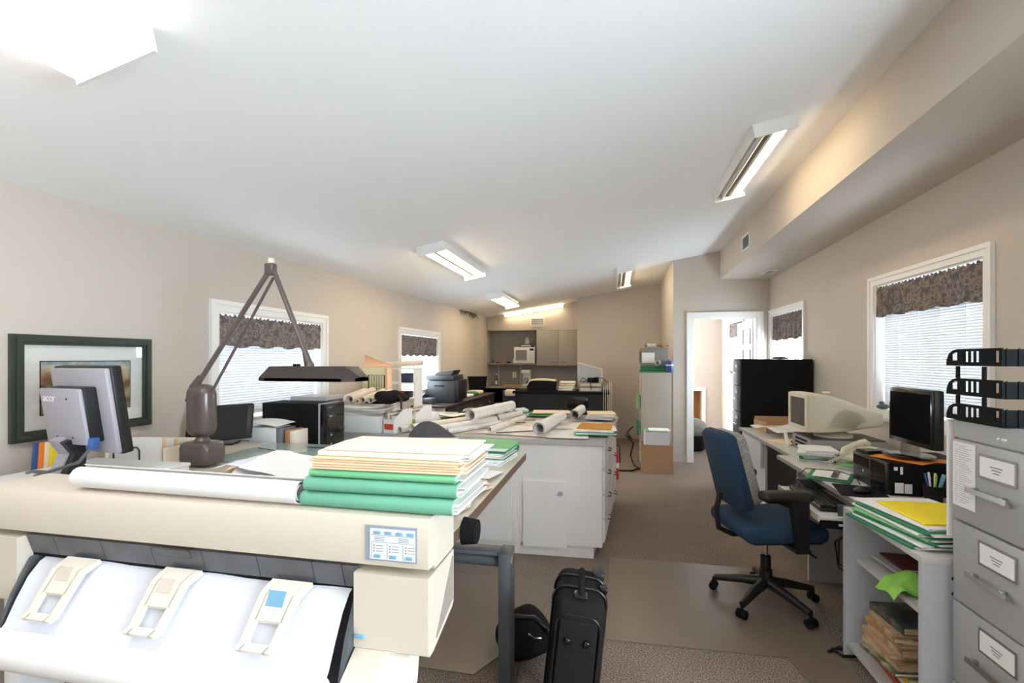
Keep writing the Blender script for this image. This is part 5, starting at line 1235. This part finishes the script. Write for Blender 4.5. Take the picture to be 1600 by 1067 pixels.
for k, (x, z, m_, l) in enumerate(((.09, .336, blue_m, 'dark blue box on the small white shelf'), (.05, .176, red_m, 'small red tin on the small white shelf'), (.11, .176, black_m, 'small black jar on the small white shelf'))):
    o = tag(RBox('shelf_item', m_ if k else mat('navy', (44, 56, 84), .5), 0, 0, .045, .10 if k == 0 else .05, .10, .10 if k == 0 else .07, .006), l, 'container'); o.location = (-2.2 + x - .03, 4.74, IZ + z + (.005 if k == 0 else -.01))

# ================================================================== credenza, printer and far left
t = thing('credenza', 'long dark-fronted credenza along the far left wall', 'credenza', (-2.24, 6.85, 0))
WB('end_panel', marble_m, -2.47, -2.03, 5.60, 5.625, 0, .84, t); WB('body', dwood_m, -2.47, -2.03, 5.625, 8.10, 0, .84, t); WR('top', dwood_m, -2.48, -2.0, 5.59, 8.11, .84, .862, .004, t)
for k in range(4):
    y0 = 5.66 + k * .61
    for z0, z1 in ((.62, .82), (.40, .60), (.08, .38)):
        d = WB('drawer', dwood_m, -2.03, -2.012, y0, y0 + .585, z0, z1, t); M_ = MB(); M_.tube([(-2.012, y0 + .22, z1 - .09), (-1.99, y0 + .225, z1 - .09), (-1.99, y0 + .36, z1 - .09), (-2.012, y0 + .365, z1 - .09)], .006, 6); M_.w(d).build('pull', chrome_m, d)
t = thing('printer', 'black multifunction printer on the credenza', 'printer', (-2.25, 6.25, .863))
WR('body', mat('charcoal_plastic', (46, 47, 50), .45), -2.45, -2.05, 6.05, 6.45, .863, 1.16, .012, t); WR('scanner_lid', mat('charcoal_plastic', (46, 47, 50)), -2.46, -2.06, 6.04, 6.46, 1.165, 1.235, .01, t); WR('control_face', black_m, -2.07, -2.0, 6.06, 6.44, .90, 1.17, .008, t)
M_ = MB(); M_.prism([(-2.36, 1.235), (-2.12, 1.235), (-2.08, 1.30), (-2.32, 1.27)], 'y', 6.1, 6.4); M_.w(t).build('feeder', mat('charcoal_plastic', (46, 47, 50)), t); WB('paper_slot', blackg_m, -2.34, -2.2, 6.046, 6.05, 1.08, 1.10, t); WB('display', screen_m, -2.0, -1.997, 6.2, 6.35, 1.10, 1.15, t)
t = thing('telephone', 'grey telephone beside the black printer', 'telephone', (-2.36, 5.88, .863)); RBox('base', frame_m, 0, 0, .04, .17, .19, .08, .02, t); MB().tube([(-.05, -.09, .09), (-.05, 0, .12), (-.05, .09, .09)], [.022, .016, .022], 10).build('handset', pencil_m, t)
rr = random.Random(31)
for k in range(4): folder(('yellow envelope heap', 'white paper heap', 'green folder', 'tan envelope')[k] + ' on the credenza past the printer', (-2.22 + rr.uniform(-.04, .04), 6.70 + k * .31, .864), .28, .22, .03 + .01 * k, (manila_m, paper_m, dgreen_m, cream_paper)[k], paper_m, R(80 + rr.uniform(-8, 8)), seed=260 + k, group='papers on the credenza', stick=.01)
t = thing('waste_bin', 'black tapered bin standing on the far end of the credenza', 'bin', (-2.29, 7.985, .863)); M_ = MB()
M_.prism([(-.11, 0), (.11, 0), (.145, .27), (-.145, .27)], 'y', -.10, .10); M_.build('bucket', blackm_m, t); RBox('rim', blackm_m, 0, 0, .275, .31, .22, .014, .005, t)
# ================================================================== kitchenette
t = thing('wall_cabinet', 'two-door grey wall cabinet in the kitchenette', 'cabinet', (-1.05, 9.56, 1.32))
WB('body', cab_grey, -1.47, -.63, 9.44, 9.699, 1.32, 2.028, t)
for a, b, s in ((-1.468, -1.022, 1), (-1.018, -.632, 0)):
    d = WR('door', cab_grey, a, b, 9.418, 9.44, 1.322, 2.026, .003, t); hx = (b - .16) if s else (a + .03)
    M_ = MB(); M_.tube([(hx, 9.418, 1.385), (hx + .005, 9.395, 1.385), (hx + .115, 9.395, 1.385), (hx + .12, 9.418, 1.385)], .004, 6); M_.w(d).build('handle', pencil_m, d)
t = thing('wall_shelf', 'dark shelf carrying the microwave in the kitchenette', 'shelf', (-1.98, 9.56, 1.33)); WB('board', grey_wall_m, -2.49, -1.475, 9.42, 9.699, 1.335, 1.36, t); WB('edge', edge_m, -2.49, -1.475, 9.416, 9.42, 1.335, 1.36, t)
t = thing('microwave_oven', 'white microwave oven on the kitchenette shelf', 'microwave', (-1.73, 9.55, 1.361)); WR('case', white_m, -1.94, -1.51, 9.45, 9.69, 1.365, 1.69, .008, t); WR('door', white_m, -1.935, -1.63, 9.438, 9.45, 1.37, 1.685, .004, t); WB('door_window', mat('microwave_window', (120, 118, 112), .25), -1.90, -1.67, 9.436, 9.4385, 1.42, 1.63, t)
cp = WB('control_panel', white_m, -1.625, -1.515, 9.438, 9.45, 1.37, 1.685, t); WB('display', screen_m, -1.61, -1.53, 9.4365, 9.4385, 1.62, 1.66, cp)
for r_ in range(4):
    for c_ in range(3): WB('button', cream_m, -1.608 + c_ * .028, -1.588 + c_ * .028, 9.4365, 9.4385, 1.42 + r_ * .045, 1.45 + r_ * .045, cp)
t = thing('tin_box', 'dark blue tin under the pitcher on the microwave', 'tin', (-1.70, 9.55, 1.691)); RBox('box', mat('navy', (44, 56, 84)), 0, 0, .03, .26, .12, .06, .006, t); Box('label', white_m, -.10, .10, -.0615, -.06, .02, .042, t)
t = thing('pitcher', 'cream ceramic pitcher on top of the microwave', 'pitcher', (-1.68, 9.55, 1.753)); MB().lathe([(.045, 0), (.055, .03), (.05, .08), (.035, .11), (.042, .14), (.038, .14), (.03, .11), (.044, .05), (.002, .03)], 20).build('body', cream_m, t); MB().tube([(.045, 0, .03), (.09, 0, .06), (.08, 0, .11), (.038, 0, .12)], .008, 8).build('handle', cream_m, t)
for k in range(5): o = tag(MB().lathe([(.022, 0), (.025, .01), (.025, .06 + .02 * (k % 2)), (.012, .08 + .02 * (k % 2)), (.012, .10 + .02 * (k % 2))] if k % 2 == 0 else [(.035, 0), (.04, .03), (.03, .035)], 14).build('jar' if k % 2 else 'spice_bottle', (frame_m, red_m, tan_m, black_m, white_m)[k]), ('leftmost grey bottle on the kitchenette shelf', 'red dish on the kitchenette shelf', 'brown bottle on the kitchenette shelf', 'black dish on the kitchenette shelf', 'white bottle beside the microwave')[k], 'bottle' if k % 2 == 0 else 'dish'); o.location = (-2.40 + .11 * k, 9.54, 1.361)
t = thing('kitchen_counter', 'narrow dark counter below the kitchenette shelf', 'counter', (-1.6, 9.4, 0)); WR('top', edge_m, -2.49, -.63, 9.10, 9.695, .87, .90, .004, t); 
for x in (-2.48, -1.84, -1.25, -.66): WB('panel', blackm_m, x, x + .02, 9.14, 9.69, 0, .87, t)
WB('back_panel', blackm_m, -2.46, -.66, 9.67, 9.69, 0, .87, t)
for x in (-1.82, -1.22): WB('door', blackm_m, x + .004, x + .55, 9.125, 9.14, .08, .86, t)
for k in range(2): WB('shelf_support', trim_m, (-2.32, -1.85)[k], (-2.31, -1.84)[k], 9.688, 9.695, .905, 1.33, t)
t = thing('coffee_maker', 'white coffee maker on the kitchenette counter', 'coffee maker', (-1.69, 9.5, .901)); RBox('base', white_m, 0, 0, .015, .18, .22, .03, .008, t); RBox('column', white_m, 0, .075, .15, .17, .07, .30, .01, t); RBox('head', white_m, 0, -.01, .29, .18, .22, .07, .012, t); MB().lathe([(.05, .032), (.065, .06), (.06, .13), (.04, .16), (.045, .17)], 20, (0, -.03, 0)).build('carafe', clear_m, t)
t = thing('wall_outlet', 'white wall outlet above the kitchenette counter', 'outlet', (-1.98, 9.7, 1.12)); Box('plate', white_m, -.04, .04, -.006, -.001, -.06, .06, t); 
for z in (-.025, .025): RBox('socket', cream_m, 0, -.0075, z, .03, .004, .03, .001, t)
t = thing('soap_bottle', 'dark bottle at the left end of the kitchenette counter', 'bottle', (-2.30, 9.45, .901)); MB().lathe([(.035, 0), (.035, .13), (.012, .17), (.012, .22)], 16).build('body', frame_m, t); MB().cyl((0, 0, .22), (0, 0, .245), .014, n=10).build('cap', white_m, t); Box('label', white_m, -.02, .02, -.0365, -.034, .03, .10, t)
o = tag(RBox('serving_tray', tan_m, 0, 0, .015, .36, .2, .03, .01), 'wooden tray on the kitchenette counter', 'tray'); o.location = (-1.93, 9.28, .901)
t = thing('paper_carton', 'cardboard carton with green folders beneath the counter', 'carton', (-1.95, 8.62, 0)); Box('box', card_m, -.2, .2, -.15, .15, 0, .55, t); 
for k in range(3): Box('folder', (dgreen_m, lgreen_m, green2_m)[k], -.19, .15 + .01 * k, -.14, .13, .551 + k * .024, .572 + k * .024, t)
# ================================================================== black desk near the far wall
t = thing('black_desk', 'black desk with a solid front near the far wall', 'desk', (-.83, 8.3, 0)); WR('top', blackm_m, -1.66, -.02, 7.96, 8.66, .86, .90, .004, t); WB('front_panel', black_m, -1.58, -.08, 8.0, 8.02, .22, .86, t)
for x in (-1.62, -.10): WB('side_panel', black_m, x, x + .03, 8.0, 8.62, 0, .86, t)
RBox('clip_plate', blackg_m, .28, -.31, .72, .34, .012, .2, .004, t)
t = thing('paper_crate', 'black crate heaped with papers on the black desk', 'crate', (-1.19, 8.22, .901)); M_ = MB(); M_.prism([(-.23, 0), (.23, 0), (.25, .16), (-.25, .16)], 'y', -.15, .15); M_.build('crate', blackm_m, t)
M_ = MB(); M_.sheet(lambda u, v: ((u - .5) * .50, (v - .5) * .32, .185 + .02 * math.sin(u * 3.14) - .12 * max(0, .12 - u) * 6), 14, 5, .02); M_.build('papers', cream_paper, t)
for k in range(4): folder('%s folder of the heap beside the grey panel on the black desk' % ('lowest', 'second', 'third', 'topmost')[k], (-.75, 8.25, .901 + .001 + k * .041), .26, .26, .04, (cream_paper, paper_m, manila_m, paper_m)[k], paper_m, R(8 * k - 10), seed=280 + k, group='paper heap on the black desk', stick=.01)
for k in range(2):
    t = thing('equipment_box', ('lower', 'upper')[k] + ' flat grey equipment box on the black desk', 'equipment', (-.34, 8.22, .901 + k * .078)); RBox('case', mat('warm_grey_plastic', (150, 148, 144)), 0, 0, .037, .38, .34, .073, .006, t); Box('front_plate', cream_m, -.17, .17, -.173, -.1695, .012, .06, t)
t = thing('power_adapter', 'black power adapter with coiled lead on the equipment boxes', 'adapter', (-.30, 8.10, 1.056)); RBox('brick', blackm_m, 0, 0, .04, .19, .1, .08, .012, t); MB().tube([(-.09, 0, .03), (-.17, -.05, .08), (-.22, -.06, .02), (-.16, -.10, .01), (.05, -.08, .09), (.16, -.02, .07), (.24, 0, .0)], .007, 6).build('lead', cable_m, t); MB().tube([(-.03, -.05, .02), (-.035, -.06, .03), (-.04, -.075, -.03), (-.03, -.085, -.12)], .007, 6).build('lead', cable_m, t)
t = thing('display_board', 'grey fabric-like board standing at the back of the black desk', 'panel', (-.36, 8.44, .901), R(-6)); M_ = MB(); M_.prism([(-.22, 0), (.21, 0), (.21, .38), (-.22, .49)], 'y', 0, .02); M_.build('board', mat('blue_grey_board', (176, 182, 190), .7), t); M_ = MB(); M_.prism([(.195, 0), (.212, 0), (.212, .382), (-.222, .492), (-.222, .478), (.195, .37)], 'y', -.006, 0); M_.build('border', white_m, t)
rr = random.Random(9)
for k in range(5):
    x = -.125 + k * .032; M_ = MB(); M_.tube([(x, 8.2, .935 + .02 * k), (x, 8.12, .99 + .02 * k), (x, 8.02, .925), (x, 7.945, .908), (x + .004, 7.94, .70), (x - .006, 7.93, .40), (x + .004, 7.945, .012)], .0045, 6); tag(M_.build('white_cable', cablew_m), '%s white cable hanging off the right end of the black desk' % ('leftmost', 'second', 'middle', 'fourth', 'rightmost')[k], 'cable', 'white cables off the black desk')
t = thing('black_stool', 'dark coat hung over a chair left of the black desk', 'chair', (-1.80, 8.25, 0)); RBox('seat', blackm_m, 0, 0, .45, .26, .34, .05, .015, t); RBox('back', mat('denim', (72, 84, 104), .9), -.0, .15, .68, .26, .05, .42, .02, t)
for x in (-.1, .1):
    for y in (-.14, .14): MB().cyl((x, y, 0), (x, y, .43), .012, n=8).build('leg', blackm_m, t)
RBox('cream_cloth', cream_paper, .02, .12, .84, .20, .12, .12, .03, t)
# ================================================================== tall grey cabinet, box and odds by the return wall
t = thing('filing_cabinet', 'tall beige-grey filing cabinet beside the doorway wall', 'cabinet', (.60, 6.98, 0)); WR('body', mat('taupe_steel', (186, 180, 168), .45), .40, .80, 6.70, 7.30, 0, 1.27, .004, t) if False else WR('body', mat('taupe_steel', (186, 180, 168), .45), .405, .785, 6.62, 7.00, 0, 1.272, .004, t)
for k in range(4):
    d = WB('drawer', mat('taupe_steel', (186, 180, 168)), .392, .405, 6.63, 6.99, .03 + k * .31, .33 + k * .31, t); WR('handle', chrome_m, .375, .392, 6.76, 6.86, .2 + k * .31, .215 + k * .31, .003, d)
for k, (z, m_) in enumerate(((.78, lgreen_m), (.42, dgreen_m))): o = tag(Box('hanging_folder', m_, -.03, 0, -.1, .1, 0, .19), ('light', 'dark')[k] + ' green folder hung on the left of the tall cabinet', 'folder'); o.location = (.372, 6.75, z)
zz = 1.273
for k in range(3): folder('%s dark green folder flat on the tall cabinet' % ('lowest', 'middle', 'top')[k], (.56, 6.82, zz), .36, .30, .026, dgreen_m, paper_m, R(2 * k), seed=300 + k, group='dark green folders on the tall cabinet', n=3); zz += .0285
t = thing('grey_file_box', 'grey metal file box with a white notice on the tall cabinet', 'box', (.57, 6.86, zz + .001)); RBox('box', mat('taupe_dark', (140, 138, 132), .5), .01, 0, .115, .36, .26, .23, .006, t); Box('notice', paper_m, -.155, .01, -.133, -.131, .04, .18, t); RBox('lid', mat('taupe_dark', (140, 138, 132)), .01, 0, .235, .37, .27, .012, .003, t); RBox('latch', black_m, -.175, -.0, .12, .012, .04, .16, .004, t)
roll('tan plan roll on top of the grey file box', (.47, 6.79, zz + .278), (.60, 6.95, zz + .278), .032, plank_m, rin=.6)
sheet_paper('crumpled brown sheet on top of the grey file box', (.70, 6.86, zz + .245), .12, .2, R(8), card_m, .012, 51)
roll('grey plan roll end in front of the grey file box', (.60, 6.63, zz + .041), (.63, 6.72, zz + .041), .040, plan_m, rin=.75)
t = thing('blue_can', 'blue can with white lettering band beside the grey file box', 'can', (.765, 6.66, zz - .0855 + .001)); MB().lathe([(.05, 0), (.052, .005), (.052, .15), (.05, .155), (.001, .155)], 24).build('can', mat('can_blue', (48, 78, 140), .4), t); MB().lathe([(.0525, .09), (.0525, .105)], 24).build('band', white_m, t); MB().cyl((0, 0, .155), (0, 0, .175), .02, n=12).build('cap', tan_m, t)
t = thing('cardboard_box', 'open cardboard box full of paper on the carpet', 'box', (.575, 6.40, 0))
for a in ((-.19, .19, -.14, -.135), (-.19, .19, .135, .14), (-.19, -.185, -.135, .135), (.185, .19, -.135, .135)): Box('side', card_m, a[0], a[1], a[2], a[3], 0, .36, t)
Box('bottom', card_m, -.185, .185, -.135, .135, 0, .005, t); M_ = MB(); M_.prism([(-.165, .006), (.165, .006), (.15, .52), (-.15, .52)], 'y', -.12, .12); M_.build('paper_bundle', paperb_m, t)
for k in range(2): Box('folder', (lgreen_m, paper_m)[k], -.15 + .05 * k, .13 + .03 * k, -.12, .12, .521 + k * .012, .531 + k * .012, t)
o = tag(MB().tube([(.30, 6.9, .5), (.22, 6.86, .42), (.28, 6.78, .34), (.20, 6.72, .40), (.30, 6.70, .30), (.26, 6.75, .12), (.30, 6.6, .02), (.36, 6.45, .012), (.26, 6.30, .012), (.05, 6.28, .012)], .011, 8).build('extension_lead', cable_m), 'black tangled lead running from the tall cabinet across the carpet', 'cable')
t = thing('fire_extinguisher', 'red fire extinguisher on the floor behind the island corner', 'extinguisher', (.04, 5.88, 0)); MB().lathe([(.045, 0), (.05, .01), (.05, .31), (.035, .36), (.02, .37)], 20).build('tank', red_m, t); MB().lathe([(.0505, .14), (.0505, .20)], 20).build('label', white_m, t); RBox('valve', chrome_m, 0, 0, .395, .03, .04, .05, .006, t); MB().tube([(0, 0, .41), (.06, 0, .40), (.065, 0, .2)], .008, 6).build('hose', black_m, t)
